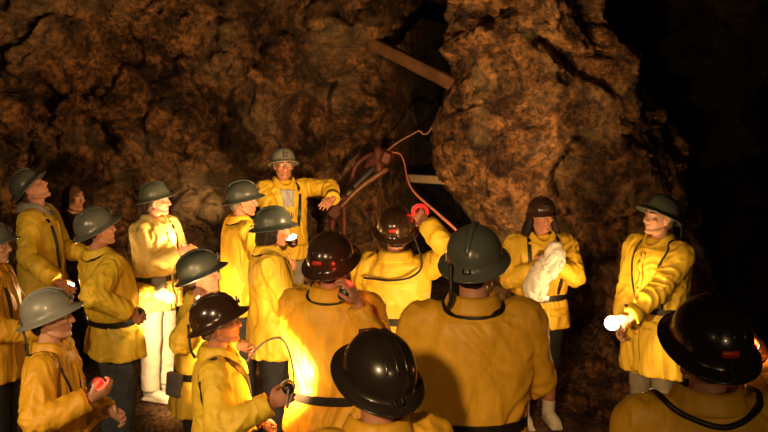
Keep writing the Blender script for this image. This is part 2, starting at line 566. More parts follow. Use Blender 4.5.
def helmet(parent, TH, mat, brim=1.0, crest=True, front_bracket=True, dome=1.0, rear_clip=True, ht=13):
    """full-brimmed miner's helmet: dome and brim in one shell, crest, bracket, clip, rolled edge as sub-parts"""
    seg = 56
    cz = 0.033
    tilt = Matrix.Rotation(R(ht + 2), 3, 'X')
    X = lambda p: TH(tilt @ Vector(p) + Vector((0, -0.006, cz)))
    ax, ay, H = 0.111 * dome, 0.131 * dome, 0.128 * dome

    def prof(u, off=0.0):
        # u 0 pole .. 1 dome foot
        a = u * PI / 2
        r = math.sin(a) ** 0.92
        z = math.cos(a) ** 0.85 if a < PI / 2 - 1e-6 else 0.0
        return r, z
    rings = []
    for i in range(1, 13):
        r, z = prof(i / 12)
        rings.append([X(((ax * r) * math.cos(2 * PI * j / seg), (ay * r) * math.sin(2 * PI * j / seg), H * z)) for j in range(seg)])

    def brim_ring(fr, zoff):
        out = []
        for j in range(seg):
            a = 2 * PI * j / seg
            f, b = max(0, math.sin(a)), max(0, -math.sin(a))
            e = (0.026 + 0.014 * f ** 2 + 0.010 * b ** 2) * brim * fr
            z = -0.018 * fr ** 1.3 * (1 + 0.25 * f - 0.1 * b) + zoff
            out.append(X(((ax + e) * math.cos(a), (ay + e) * math.sin(a), z)))
        return out
    for fr in (0.25, 0.5, 0.75, 0.95, 1.0):
        rings.append(brim_ring(fr, 0.0))
    for fr in (1.0, 0.9, 0.5, 0.1):
        rings.append(brim_ring(fr, -0.005))
    for i in range(11, 0, -1):
        r, z = prof(i / 12)
        rings.append([X(((ax - 0.005) * r * math.cos(2 * PI * j / seg), (ay - 0.005) * r * math.sin(2 * PI * j / seg), (H - 0.005) * z - 0.001)) for j in range(seg)])
    mb = MB()
    mb.rings(rings)
    h = obj('helmet', mb, mat, parent)
    e = MB()
    ring = [Vector(p) for p in brim_ring(1.0, -0.002)]
    rr = []
    for i in range(seg):
        t = (ring[(i + 1) % seg] - ring[i - 1]).normalized()
        u = Vector((0, 0, 1))
        u = (u - t * u.dot(t)).normalized()
        w = t.cross(u)
        rr.append([ring[i] + (w * math.cos(k * PI / 4) + u * math.sin(k * PI / 4)) * 0.0045 for k in range(8)])
    e.rings(rr, close=True)
    obj('rolled_edge', e, mat, h)
    if crest:
        c = MB()
        pts, rad = [], []
        for i in range(15):
            a = R(28 + (152 - 28) * i / 14)
            up_ = 1.02
            s_, z_ = math.cos(a), math.sin(a)
            rr_ = abs(s_) ** 0.92 * (1 if s_ > 0 else -1)
            zz = abs(z_) ** 0.85
            pts.append(X((0, ay * rr_ * up_, H * zz * 1.0 + 0.002)))
            k = math.sin(PI * i / 14) ** 0.5
            rad.append((0.006 + 0.008 * k, 0.003 + 0.006 * k))
        c.tube(pts, rad, seg=10, sub=2)
        obj('crest', c, mat, h)
    else:
        for sx in (-1, 0, 1):
            c = MB()
            pts = []
            for i in range(11):
                a = R(40 + 100 * i / 10)
                xx = 0.034 * sx
                k = math.sqrt(max(0, 1 - (xx / ax) ** 2))
                pts.append(X((xx, ay * k * (abs(math.cos(a)) ** 0.92) * (1 if math.cos(a) > 0 else -1), H * (k ** 0.9) * math.sin(a) ** 0.85 + 0.0005)))
            c.tube(pts, [0.0035] * 11, seg=8, sub=2)
            obj('ridge', c, mat, h)
    if front_bracket:
        b = MB()
        rm = (TH.rot @ tilt) @ Matrix.Rotation(R(-16), 3, 'X')
        b.box(X((0, ay * 0.985 + 0.004, 0.040)), (0.020, 0.003, 0.022), rm)
        b.box(X((0, ay * 0.985 + 0.010, 0.028)), (0.014, 0.006, 0.004), rm)
        b.box(X((0, ay * 0.985 + 0.014, 0.036)), (0.014, 0.002, 0.010), rm)
        obj('lamp_bracket', b, M['iron'], h)
    if rear_clip:
        b = MB()
        b.tube([X((-0.012, -ay - 0.004, 0.018)), X((-0.012, -ay - 0.018, 0.010)), X((0.012, -ay - 0.018, 0.010)), X((0.012, -ay - 0.004, 0.018))],
               [0.003] * 4, seg=8)
        obj('cord_clip', b, M['iron'], h)
    return h


class XF:
    """head-local point -> body-local point"""
    def __init__(s, rot, org):
        s.rot, s.org = rot, org

    def __call__(s, p):
        return s.rot @ Vector(p) + s.org

    def inv(s, p):
        return s.rot.transposed() @ (Vector(p) - s.org)


SKIN = dict(fair=(0.62, 0.30, 0.185), tan=(0.52, 0.235, 0.135), pale=(0.66, 0.37, 0.25), dark=(0.34, 0.17, 0.11))
FEET = []           # (x, y, z) of every person, for the ground
PEOPLE = {}


def person(key, label, px, pytop, Y, rz, s=1.0, head=(0, 0, 0), lean=0.0, twist=0.0, armR=None, armL=None, jacket='j_yellow',
           trousers='navy', helm='grey_helmet', crest=True, hair='short', hair_m='hair_dark', skin='fair', girth=1.0,
           belt=True, front=False, glasses=False, shoes='boot', shorts=False, brim=1.0, voxel=0.0055, hem=0.74,
           cord=None, collar=True, group='visitors in yellow mine jackets', category='person', hdome=1.0, hood=False,
           shirt=False, pack=None, ht=13, bz=0.995):
    top = at(px, pytop, Y)
    tops = TOP if helm else 1.725
    zf = top.z - tops * s
    root_loc = Vector((top.x, Y, zf))
    mw = Matrix.Translation(root_loc) @ Matrix.Rotation(R(rz), 4, 'Z') @ Matrix.Diagonal((s, s, s, 1))
    mi = mw.inverted()
    rng = random.Random(key)
    # upper-body transform: lean about the hips, and twist
    Lr = Matrix.Rotation(R(-lean), 3, 'X') @ Matrix.Rotation(R(twist), 3, 'Z')
    hip = Vector((0, 0, 0.95))

    def T(p):
        p = Vector(p)
        k = min(1.0, max(0.0, (p.z - 0.85) / 0.2))
        q = hip + Lr @ (p - hip)
        return p.lerp(q, k)
    Hr = Lr @ (Matrix.Rotation(R(head[0]), 3, 'Z') @ Matrix.Rotation(R(head[1]), 3, 'X') @ Matrix.Rotation(R(head[2]), 3, 'Y'))
    piv = Vector((0, -0.005, 1.50))
    TH = XF(Hr, T(piv) + Hr @ (HEAD_C - piv))

    # ---------------- skeleton
    sh = {1: T((0.180, -0.005, 1.385)), -1: T((-0.180, -0.005, 1.385))}
    arms = {}
    for sd, spec in ((1, armR), (-1, armL)):
        spec = spec or dict(p=(sd * 0.10, 0.33, 1.08))
        if 'w' in spec:
            W = mi @ at(*spec['w'])
        else:
            W = Vector(spec['p'])
        pole = Vector(spec.get('pole', (sd * 0.55, -0.45, -0.8)))
        E, W = ik(sh[sd], W, pole)
        d = (W - E).normalized()
        if 'dir' in spec:
            d = Vector(spec['dir']).normalized()
        n = Vector(spec.get('palm', (-sd * 0.8, 0.1, -0.2)))
        n = (n - d * n.dot(d)).normalized()
        t = d.cross(n).normalized()
        if t.dot(Vector(spec.get('thumb', (0, 0.2, 1)))) < 0:
            t = -t
        arms[sd] = (sh[sd], E, W, d, n, t, spec)
    # ---------------- body: one continuous mesh
    b = MB()
    g = girth
    tor = [(1.45, .062, .060, -.008), (1.42, .10, .07, -.008), (1.38, .165, .09, -.005), (1.28, .165, .105, 0), (1.12, .145, .10, 0.005),
           (1.02, .14, .098, 0), (0.92, .155, .105, -.005), (0.85, .15, .105, -.01), (0.80, .10, .08, -.01)]
    b.rings([[T((a * g * math.cos(2 * PI * j / 20), yc + d_ * math.sin(2 * PI * j / 20), z)) for j in range(20)] for z, a, d_, yc in tor])
    b.tube([TH((0, -0.022, -0.035)), TH((0, -0.020, -0.085)), T((0, -0.012, 1.45)), T((0, -0.01, 1.40))], [0.054, 0.053, 0.056, 0.066], seg=16)
    for sd in (1, -1):
        S, E, W, d, n, t, spec = arms[sd]
        b.tube([S - Vector((sd * 0.05, 0, 0)), S, S.lerp(E, 0.5), E, E.lerp(W, 0.35), W, W + d * 0.015],
               [0.055, 0.055, 0.046, 0.040, 0.041, 0.028, 0.026], seg=12)
        hand_mesh(b, W, d, n, t, spec.get('curl', 42), spec.get('th', 0.7), spec.get('spread', 1.0), spec.get('point', False))
        hx = sd * 0.085
        b.tube([(hx, -0.01, 0.88), (hx, 0.0, 0.70), (sd * 0.095, 0.005, 0.48), (sd * 0.1, -0.015, 0.32), (sd * 0.1, -0.02, 0.10)],
               [0.088, 0.074, 0.054, 0.053, 0.038], seg=14)
        b.tube([(sd * 0.1, -0.035, 0.045), (sd * 0.105, 0.05, 0.035), (sd * 0.11, 0.13, 0.028)], [(0.036, 0.04), (0.040, 0.030), (0.036, 0.018)], seg=12)
    add_head(b, TH)
    me = remesh(b.mesh('person'), voxel, 2, 0.45)
    body = link('person', me, M['skin'])
    body.matrix_world = mw
    # skin tone, lips, brows and eyes
    base = np.array(SKIN[skin])
    nv = len(me.vertices)
    co = np.empty(nv * 3)
    me.vertices.foreach_get('co', co)
    co = co.reshape(-1, 3)
    hl = (co - np.array(TH.org)) @ np.array(Hr)
    col = np.ones((nv, 4))
    col[:, :3] = base
    isf = (hl[:, 1] > 0.05) & (np.abs(hl[:, 2]) < 0.12)
    x, y, z = np.abs(hl[:, 0]), hl[:, 1], hl[:, 2]
    lip = np.exp(-((x / 0.022) ** 4 + ((z + 0.056) / 0.011) ** 4)) * isf
    col[:, :3] = col[:, :3] * (1 - lip[:, None] * 0.75) + np.array((0.42, 0.12, 0.09)) * lip[:, None] * 0.75
    chk = np.exp(-(((x - 0.045) / 0.022) ** 2 + ((z + 0.022) / 0.02) ** 2)) * isf
    col[:, :3] = col[:, :3] * (1 - chk[:, None] * 0.4) + base * np.array((1.02, 0.66, 0.6)) * chk[:, None] * 0.4
    eye = (np.hypot((x - 0.031) / 1.25, z - 0.012) < 0.0095) & isf & (y > 0.07)
    col[eye, :3] = (0.62, 0.58, 0.52)
    iris = (np.hypot(x - 0.031, z - 0.012) < 0.0058) & isf & (y > 0.07)
    col[iris, :3] = (0.03, 0.02, 0.015)
    brow = (np.abs(z - 0.037 + 6 * (x - 0.03) ** 2) < 0.0055) & (x > 0.012) & (x < 0.05) & isf
    col[brow, :3] = base * 0.25
    att = me.color_attributes.new('tone', 'FLOAT_COLOR', 'POINT')
    att.data.foreach_set('color', col.ravel())

    # ---------------- jacket
    j = MB()
    gx = girth
    rings_j = [(1.462, .074, .072, -.010), (1.445, .092, .080, -.010), (1.425, .130, .094, -.009), (1.395, .185, .112, -.006), (1.33, .212, .132, 0),
               (1.22, .212, .142, .004), (1.10, .205, .142, .004), (1.035, .197, .137, 0), (0.99, .192, .133, 0), (0.95, .203, .141, -.002),
               (0.86, .219, .154, -.002), (0.80, .226, .160, -.002), (hem, .231, .165, -.002)]
    if not belt:
        rings_j = [(z, a + (0.012 if 0.9 < z < 1.08 else 0), d_ + (0.012 if 0.9 < z < 1.08 else 0), yc) for z, a, d_, yc in rings_j]
    NS = 36

    def ringp(z, a, d_, yc):
        out = []
        for k in range(NS):
            th = 2 * PI * k / NS
            cx, sy = math.cos(th), math.sin(th)
            ex = 0.85
            cx = abs(cx) ** ex * (1 if cx > 0 else -1)
            sy = abs(sy) ** ex * (1 if sy > 0 else -1)
            fl = 0.0
            if z < 0.97:
                fl = 0.010 * math.sin(th * 7 + rng0) * (0.97 - z) / 0.25 + 0.006 * math.sin(th * 11 + 2 * rng0) * (0.97 - z) / 0.25
            gg = gx if z < 1.40 else 1 + (gx - 1) * 0.5
            out.append(T((cx * (a + fl) * gg, yc + sy * (d_ + fl) * (0.5 + gg * 0.5), z)))
        return out
    rng0 = rng.uniform(0, 6)
    rr = [np.array(x) for x in rings_j]
    rr = cr([tuple(x) for x in rr], 3)
    j.rings([ringp(*x) for x in rr])
    for sd in (1, -1):
        S, E, W, d, n, t, spec = arms[sd]
        S2 = S + Vector((sd * 0.012 * (gx - 0.0), 0, 0))
        d1, d2 = (E - S).normalized(), (W - E).normalized()
        We = W - d2 * 0.012
        inner = T((sd * 0.10, -0.005, 1.372))
        j.tube([inner, S2, S2.lerp(E, 0.35), S2.lerp(E, 0.72), E, E.lerp(We, 0.30), E.lerp(We, 0.65), We],
               [0.078, 0.077, 0.078, 0.074, 0.068, 0.069, 0.063, 0.058], seg=18, round_=False)
    jm = remesh(j.mesh('jacket'), 0.0085, 5, 0.5)
    # cloth folds, in the geometry
    nv = len(jm.vertices)
    co = np.empty(nv * 3)
    jm.vertices.foreach_get('co', co)
    co = co.reshape(-1, 3)
    no = np.empty(nv * 3)
    jm.vertices.foreach_get('normal', no)
    no = no.reshape(-1, 3)
    off = rng.uniform(0, 50)
    els = [arms[1][1], arms[-1][1]]
    wr = [arms[1][2], arms[-1][2]]
    disp = np.zeros(nv)
    for i in range(nv):
        p = co[i]
        a = noise.noise((p[0] * 7 + off, p[1] * 7, p[2] * 2.4))
        w1 = noise.noise((p[0] * 3 + off, p[1] * 3 + 9, p[2] * 3))
        b1 = noise.noise((p[0] * 15 + w1 * 3.5, p[1] * 15 + off, p[2] * 5.5 + p[0] * 7 + w1 * 4))
        v = 0.013 * a + 0.013 * (0.42 - abs(b1)) * 1.6
        # rings of folds at the elbow and bunching above the cuff
        for E in els:
            q = (p[0] - E[0]) ** 2 + (p[1] - E[1]) ** 2 + (p[2] - E[2]) ** 2
            if q < 0.03:
                k = math.exp(-q / 0.009)
                v += k * 0.018 * noise.noise((p[0] * 9 + off, p[1] * 30, p[2] * 34))
        # bunching around the belt
        if belt and bz - 0.1 < p[2] < bz + 0.14 and abs(p[0]) < 0.26 * gx:
            k = math.exp(-((p[2] - bz - 0.065) / 0.05) ** 2) + math.exp(-((p[2] - bz + 0.065) / 0.04) ** 2)
            v += k * 0.014 * noise.noise((p[0] * 22 + off, p[1] * 22, p[2] * 4))
        if p[2] > 1.40 and abs(p[0]) < 0.12:
            v *= 0.3
        disp[i] = v
    co2 = co + no * disp[:, None]
    jm.vertices.foreach_set('co', co2.ravel())
    jm.update()
    jo = link('jacket', jm, M[jacket], body)
    bvh = BVHTree.FromPolygons([tuple(c) for c in co2], [tuple(p.vertices) for p in jm.polygons])

    # collar folded over
    if collar:
        cm = M['hood'] if hood else M[jacket]
        k = MB()
        rg = []
        for r0, z0 in ((0.070, 1.435), (0.072, 1.472), (0.077, 1.500), (0.083, 1.506), (0.093, 1.490), (0.106, 1.456), (0.112, 1.438), (0.104, 1.432), (0.085, 1.445)):
            ring = []
            for q in range(32):
                th = 2 * PI * q / 32 + PI / 2
                f = max(0, math.sin(th)) ** 3
                bk = max(0, -math.sin(th))
                zz = z0 - 0.010 - 0.070 * f - (0.0 if z0 < 1.45 else 0.006 * bk)
                if hood:
                    zz += 0.012 * bk
                rr_ = r0 * (1.04 + 0.22 * f) + (0.03 * bk if hood and r0 > 0.085 else 0)
                ring.append(T((rr_ * 1.03 * math.cos(th), -0.008 + rr_ * math.sin(th) * 0.98, zz)))
            rg.append(ring)
        k.rings(rg, cap=False, close=True)
        kc = obj('collar', k, cm, jo)
        if hood:
            kc['label'] = 'pale grey fleece hood collar'
    # placket, snaps, pocket flaps on jackets seen from the front or side
    if front:
        k = MB()
        strap_mesh(k, bvh, [T((0.012, 0.2, z)) for z in (1.40, 1.3, 1.2, 1.1, 1.0, 0.9, 0.8, hem + 0.01)], 0.045, 0.006, 0.003)
        obj('placket', k, M[jacket], jo)
        for z in (1.36, 1.25, 1.14, 0.93, 0.82):
            k = MB()
            q, nr, _, _ = bvh.find_nearest(T((0.012, 0.2, z)))
            k.ell(q + nr * 0.007, (0.008, 0.008, 0.008), None, 10, 6)
            obj('snap_button', k, M['metal'], jo)
        for sx in (-1, 1):
            k = MB()
            strap_mesh(k, bvh, [T((sx * 0.06, 0.2, 0.90)), T((sx * 0.12, 0.17, 0.90)), T((sx * 0.17, 0.13, 0.895))], 0.06, 0.006, 0.004)
            obj('pocket_flap', k, M[jacket], jo)
    if shirt:
        k = MB()
        for x_ in (-0.03, 0.03):
            strap_mesh(k, bvh, [T((x_, 0.2, 1.425)), T((x_ * 0.9, 0.2, 1.36)), T((x_ * 0.3, 0.2, 1.24))], 0.07, 0.006, 0.006)
        obj('shirt', k, M['shirt'], body)
    # cuffs
    for sd in (1, -1):
        S, E, W, d, n, t, spec = arms[sd]
        if not spec.get('cuff', False):
            continue
        d2 = (W - E).normalized()
        k = MB()
        rg = []
        u = Vector((0, 0, 1)) if abs(d2.z) < 0.9 else Vector((0, 1, 0))
        u = (u - d2 * u.dot(d2)).normalized()
        w = d2.cross(u)
        for o_, r_ in ((-0.065, 0.061), (-0.065, 0.066), (-0.005, 0.063), (0.0, 0.060), (0.0, 0.050)):
            rg.append([W + d2 * o_ + (u * math.cos(2 * PI * q / 20) + w * math.sin(2 * PI * q / 20)) * r_ for q in range(20)])
        k.rings(rg, cap=False)
        obj('cuff', k, M[jacket], jo)
    # belt with buckle and battery pack
    if belt:
        ringb = []
        NB = 48
        for q in range(NB):
            th = 2 * PI * q / NB
            p = T((0.30 * math.cos(th), 0.26 * math.sin(th), bz))
            hit, nr, _, _ = bvh.ray_cast(p, (T((0, 0, bz)) - p).normalized(), 0.4)
            c0 = T((0, 0, bz))
            rad = min(0.24 * gx, (hit - c0).length if hit is not None else 0.2)
            ringb.append((th, rad))
        rs = [r for _, r in ringb]
        for _ in range(3):
            rs = [max(rs[i], (rs[i - 1] + rs[i] + rs[(i + 1) % NB]) / 3) if abs(rs[i] - rs[i - 1]) < 0.06 else (rs[i - 1] + rs[(i + 1) % NB]) / 2 for i in range(NB)]
            rs = [(rs[i - 1] + rs[i] * 2 + rs[(i + 1) % NB]) / 4 for i in range(NB)]
        k = MB()
        rg = []
        for q in range(NB):
            th = ringb[q][0]
            dv = Vector((math.cos(th) * 0.30, math.sin(th) * 0.26, 0)).normalized()
            c0 = Vector((0, 0, bz))
            a = rs[q] + 0.004
            rg.append([T(c0 + dv * (a - 0.004) + Vector((0, 0, -0.022))), T(c0 + dv * (a + 0.004) + Vector((0, 0, -0.022))),
                       T(c0 + dv * (a + 0.004) + Vector((0, 0, 0.022))), T(c0 + dv * (a - 0.004) + Vector((0, 0, 0.022)))])
        k.rings(rg, close=True)
        bo = obj('belt', k, M['leather'], body, smooth=False)
        iF = NB // 4
        k = MB()
        c = T(Vector((0, rs[iF] + 0.012, bz)))
        k.box(c, (0.028, 0.004, 0.026), Lr)
        obj('buckle', k, M['metal'], bo)
        if pack is not None:
            iq = int(pack / 360 * NB) % NB
            th = ringb[iq][0]
            dv = Vector((math.cos(th) * 0.30, math.sin(th) * 0.26, 0)).normalized()
            k = MB()
            k.box(T(Vector((0, 0, bz - 0.045)) + dv * (rs[iq] + 0.030)), (0.055, 0.022, 0.075), Lr @ Matrix.Rotation(math.atan2(dv.y, dv.x) - PI / 2, 3, 'Z'), 0.25)
            obj('battery_pack', k, M['pack'], bo)
    # cords and straps draped over the jacket
    for c in (cord or []):
        k = MB()
        if c[0] == 'strap':
            strap_mesh(k, bvh, [T(p) for p in c[1]], c[2], 0.005, 0.004)
            obj('shoulder_strap', k, M['leather'], body, smooth=False)
        elif c[0] == 'cord':
            pts = drape(bvh, [tuple(T(p)) for p in c[1]], 0.007, 6)
            for _ in range(2):
                pts = [pts[0]] + [(pts[i - 1] + pts[i] * 2 + pts[i + 1]) / 4 for i in range(1, len(pts) - 1)] + [pts[-1]]
            r_ = c[2] if len(c) > 2 else 0.0055
            k.tube(pts, [r_] * len(pts), seg=8, sub=1)
            obj('lamp_cord', k, M['cord'], body)
        elif c[0] == 'free':
            pts = [(TH(p[1:]) if p[0] == 'h' else T(p[1:])) for p in c[1]]
            k.tube(pts, [c[2]] * len(pts), seg=8, sub=6)
            obj('lamp_cord', k, M['cord'], body)

    # ---------------- trousers and shoes
    k = MB()
    k.rings([[(a * math.cos(2 * PI * q / 20), d_ * math.sin(2 * PI * q / 20) - 0.004, z) for q in range(20)]
             for z, a, d_ in ((1.0, .165, .118), (0.9, .178, .125), (0.84, .17, .122), (0.79, .12, .10))])
    for sd in (1, -1):
        if shorts:
            k.tube([(sd * 0.085, -0.008, 0.87), (sd * 0.09, 0, 0.7), (sd * 0.095, 0.005, 0.52), (sd * 0.096, 0.003, 0.44)], [0.100, 0.094, 0.080, 0.076], seg=16, round_=False)
        else:
            k.tube([(sd * 0.085, -0.008, 0.87), (sd * 0.09, 0, 0.7), (sd * 0.096, 0.007, 0.48), (sd * 0.1, -0.012, 0.30), (sd * 0.102, -0.015, 0.085)],
                   [0.105, 0.094, 0.079, 0.074, 0.076], seg=16, round_=False)
    tm = remesh(k.mesh('trousers'), 0.011, 3)
    nv = len(tm.vertices)
    for v in tm.vertices:
        p = v.co
        v.co = p + v.normal * (0.009 * noise.noise((p.x * 11 + off, p.y * 11, p.z * 8)) + 0.006 * noise.noise((p.x * 9, p.y * 20, p.z * 26 + off)))
    link('shorts' if shorts else 'trousers', tm, M[trousers], body)
    for sd in (1, -1):
        k = MB()
        k.tube([(sd * 0.1, -0.045, 0.058), (sd * 0.104, 0.02, 0.052), (sd * 0.108, 0.10, 0.042), (sd * 0.111, 0.165, 0.034)],
               [(0.043, 0.048), (0.046, 0.046), (0.050, 0.038), (0.040, 0.026)], seg=14, up=(0, 0, 1))
        k.tube([(sd * 0.1, -0.022, 0.05), (sd * 0.101, -0.022, 0.12), (sd * 0.101, -0.02, 0.17)], [0.050, 0.050, 0.052], seg=14, round_=False)
        k.box((sd * 0.105, 0.055, 0.011), (0.046, 0.135, 0.011))
        obj('shoe' if shoes == 'shoe' else 'boot', k, M[shoes], body, voxel=0.008, it=2)

    # ---------------- hair
    if hair:
        k = MB()
        if hair == 'short':
            k.ell(TH((0, -0.030, 0.026)), (0.080, 0.084, 0.094), Hr)
            k.ell(TH((0, -0.062, -0.028)), (0.060, 0.040, 0.050), Hr)
        else:
            k.ell(TH((0, -0.026, 0.018)), (0.086, 0.092, 0.100), Hr)
            k.ell(TH((0, -0.066, -0.040)), (0.070, 0.046, 0.075), Hr)
            ln = dict(bob=0.11, long=0.22, tied=0.09)[hair]
            for sx in (-1, 1):
                if hair == 'tied':
                    k.tube([TH((sx * 0.070, -0.01, 0.03)), TH((sx * 0.074, -0.03, -0.03)), TH((sx * 0.052, -0.06, -0.08))], [0.018, 0.022, 0.02], seg=10)
                else:
                    for q in range(5):
                        a = R(10 + 32 * q)
                        bx, by = sx * 0.076 * math.cos(R(-20 + q * 22)), 0.012 - 0.026 * q
                        l2 = ln * rng.uniform(0.8, 1.12) * (0.72 + 0.09 * q)
                        fw = 1.3 if hair == 'long' else 1.0
                        k.tube([TH((bx, by, 0.04)), TH((bx * 1.12 * (fw + 1) / 2, by - 0.004, -0.04)), TH((bx * 1.20 * fw + rng.uniform(-.01, .01), by - 0.004, -l2 * 0.72)), TH((bx * 1.08 * fw + rng.uniform(-.012, .012), by + 0.006, -l2))],
                               [0.017, 0.021 * fw, 0.022 * fw, 0.004], seg=10)
            if hair == 'tied':
                k.tube([TH((0, -0.09, -0.03)), TH((0, -0.125, -0.08)), TH((0, -0.12, -0.17)), TH((0, -0.10, -0.24))], [0.026, 0.03, 0.026, 0.008], seg=10)
        hm = remesh(k.mesh('hair'), 0.007, 2)
        for v in hm.vertices:
            p = TH.inv(v.co)
            v.co = v.co + v.normal * (0.006 * noise.noise((p.x * 55 + off, p.y * 55, p.z * 9)))
        link('hair', hm, M[hair_m], body)
    if helm:
        helmet(body, TH, M[helm], brim, crest, dome=hdome, ht=ht)
    if glasses:
        k = MB()
        for sx in (-1, 1):
            pts = [TH((sx * 0.031 + 0.021 * math.cos(a), 0.106 - abs(sx * 0.031 + 0.021 * math.cos(a)) * 0.12, 0.008 + 0.016 * math.sin(a))) for a in [2 * PI * q / 16 for q in range(17)]]
            k.tube(pts, [0.0017] * 17, seg=6, sub=1, round_=False)
            k.tube([TH((sx * 0.052, 0.098, 0.012)), TH((sx * 0.074, 0.07, 0.014)), TH((sx * 0.083, -0.01, 0.016))], [0.0016] * 3, seg=6)
        k.tube([TH((-0.010, 0.107, 0.012)), TH((0, 0.110, 0.015)), TH((0.010, 0.107, 0.012))], [0.0016] * 3, seg=6)
        obj('spectacles', k, M['glassw'], body)
    tag(body, label, category, group)
    FEET.append((root_loc.x, root_loc.y, zf))
    PEOPLE[key] = dict(obj=body, mw=mw, arms=arms, T=T, TH=TH, bvh=bvh, jacket=jo)
    return body


def grip(key, sd):
    """world point and axes of the inside of a hand"""
    P = PEOPLE[key]
    S, E, W, d, n, t, spec = P['arms'][sd]
    r3 = P['mw'].to_3x3().normalized()
    return P['mw'] @ (W + d * 0.078 + n * 0.030), (r3 @ d).normalized(), (r3 @ n).normalized(), (r3 @ t).normalized()


def hand_lamp(label, loc, aim, watts=0.0, red=False, cord_to=None, col=(1.0, 0.58, 0.23), scale=1.0, spot=None, fwd=0.045, rad=0.025, gcord=False, tail=False):
    """round cap lamp held in the hand: housing, bezel, lit lens, cord; its bulb is a real light"""
    root = bpy.data.objects.new('hand_lamp', None)
    C.objects.link(root)
    root.location = loc
    root.empty_display_size = 0.05
    aim = Vector(aim).normalized()
    root.rotation_euler = aim.to_track_quat('Z', 'Y').to_euler()
    root.scale = (scale,) * 3
    k = MB()
    seg = 24
    ring = lambda r, z: [(r * math.cos(2 * PI * q / seg), r * math.sin(2 * PI * q / seg), z) for q in range(seg)]
    k.rings([ring(0.012, -0.050), ring(0.022, -0.046), ring(0.029, -0.030), ring(0.032, -0.005), ring(0.032, 0.004)])
    obj('housing', k, M['lens_rim'], root)
    k = MB()
    k.rings([ring(0.032, 0.0), ring(0.037, 0.001), ring(0.037, 0.010), ring(0.031, 0.011), ring(0.031, 0.002)], cap=False, close=True)
    obj('bezel', k, M['metal'], root)
    k = MB()
    k.rings([ring(0.031, 0.003), ring(0.031, 0.006), ring(0.022, 0.010), ring(0.010, 0.012)])
    obj('lens', k, M['red_glow'] if red else M['lens'], root)
    if cord_to is not None:
        k = MB()
        mi = (Matrix.Translation(root.location) @ root.rotation_euler.to_matrix().to_4x4() @ Matrix.Diagonal((scale, scale, scale, 1))).inverted()
        pts = [Vector((0, 0, -0.05))] + [mi @ Vector(p) for p in cord_to]
        k.tube(pts, [0.0055] * len(pts), seg=8, sub=6)
        obj('cord', k, M['greycord'] if gcord else M['cord'], root)
    if watts > 0:
        ld = bpy.data.lights.new('lamp_bulb', 'SPOT' if spot else 'POINT')
        ld.energy = watts
        ld.color = col
        ld.shadow_soft_size = rad
        if spot:
            ld.spot_size = R(spot)
            ld.spot_blend = 0.6
        lo = bpy.data.objects.new('lamp_bulb', ld)
        C.objects.link(lo)
        lo.parent = root
        lo.location = (0, 0, fwd)
        if spot:
            lo.rotation_euler = (PI, 0, 0)
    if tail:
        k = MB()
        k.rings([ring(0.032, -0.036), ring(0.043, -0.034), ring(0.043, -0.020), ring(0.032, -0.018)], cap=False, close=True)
        obj('finger_glow_ring', k, M['red_glow'], root)  # added emissive ring, stands for lamp light reddening the fingers
    tag(root, label, 'lamp', 'hand-held cap lamps')
    return root
# ------------------------------------------------------------------ the visitors
NECK = [(-0.10, 0.10, 1.36), (-0.115, 0.02, 1.43), (-0.09, -0.09, 1.44), (0, -0.125, 1.43), (0.09, -0.09, 1.44), (0.115, 0.02, 1.43), (0.10, 0.10, 1.36)]
LOOP = NECK + [(0.09, 0.16, 1.26), (0.05, 0.17, 1.16)]
SASH = [(0.10, -0.14, 1.02), (0.08, -0.14, 1.2), (0.02, -0.13, 1.34), (-0.09, -0.08, 1.44), (-0.13, 0.06, 1.38), (-0.06, 0.15, 1.24), (0.06, 0.16, 1.10), (0.12, 0.14, 1.01)]

person('edge', 'visitor cut off by the left edge of the photo, pale grey helmet, dark trousers', -12, 222, 5.0, -82, 0.97,
       helm='mid_helmet', head=(0, 0, 0), jacket='j_amber', trousers='black', belt=False, crest=False, skin='pale', cord=[('strap', [(0.10, 0.15, 1.05), (0.11, 0.13, 1.25), (0.10, 0.0, 1.43), (0.11, -0.12, 1.3)], 0.028)],
       armR=dict(p=(0.14, 0.30, 1.05)))
person('gazer', 'visitor with head tipped back gazing up, grey fleece hood at the neck', 36, 167, 6.3, -84, 1.06,
       helm='mid_helmet', hdome=0.93, head=(4, 34, 0), jacket='j_lemon', trousers='navy', belt=False, front=True, hood=True, skin='fair',
       hair_m='hair_brown', cord=[('strap', [(0.09, 0.16, 1.02), (0.10, 0.14, 1.25), (0.11, 0.02, 1.43), (0.08, -0.10, 1.42)], 0.03)],
       armR=dict(w=(57, 282, 5.95), thumb=(0, 0, 1), curl=50, pole=(0.5, -0.6, -0.6)))
person('shade', 'bareheaded visitor in dark clothes standing in shadow behind the helmets', 72, 184, 7.15, -120, 0.98,
       helm=None, hair='bob', jacket='j_dark', trousers='black', belt=False, skin='tan', collar=True, hair_m='hair_dark',
       category='person', group='visitor in dark clothes')
person('belted', 'visitor seen from behind in blue jeans, wide black belt buckled over the jacket', 110, 205, 5.4, -52, 1.0,
       helm='mid_helmet', head=(-8, 4, 0), jacket='j_lemon', trousers='denim', skin='fair', crest=False, girth=1.12,
       cord=[('strap', NECK, 0.022), ('cord', [(0.10, 0.10, 1.36), (0.12, 0.15, 1.2), (0.10, 0.15, 1.05)])], lean=-9,
       armR=dict(w=(129, 313, 5.1), cuff=True, pole=(0.6, -0.7, -0.5), thumb=(0, 0, 1), curl=55))
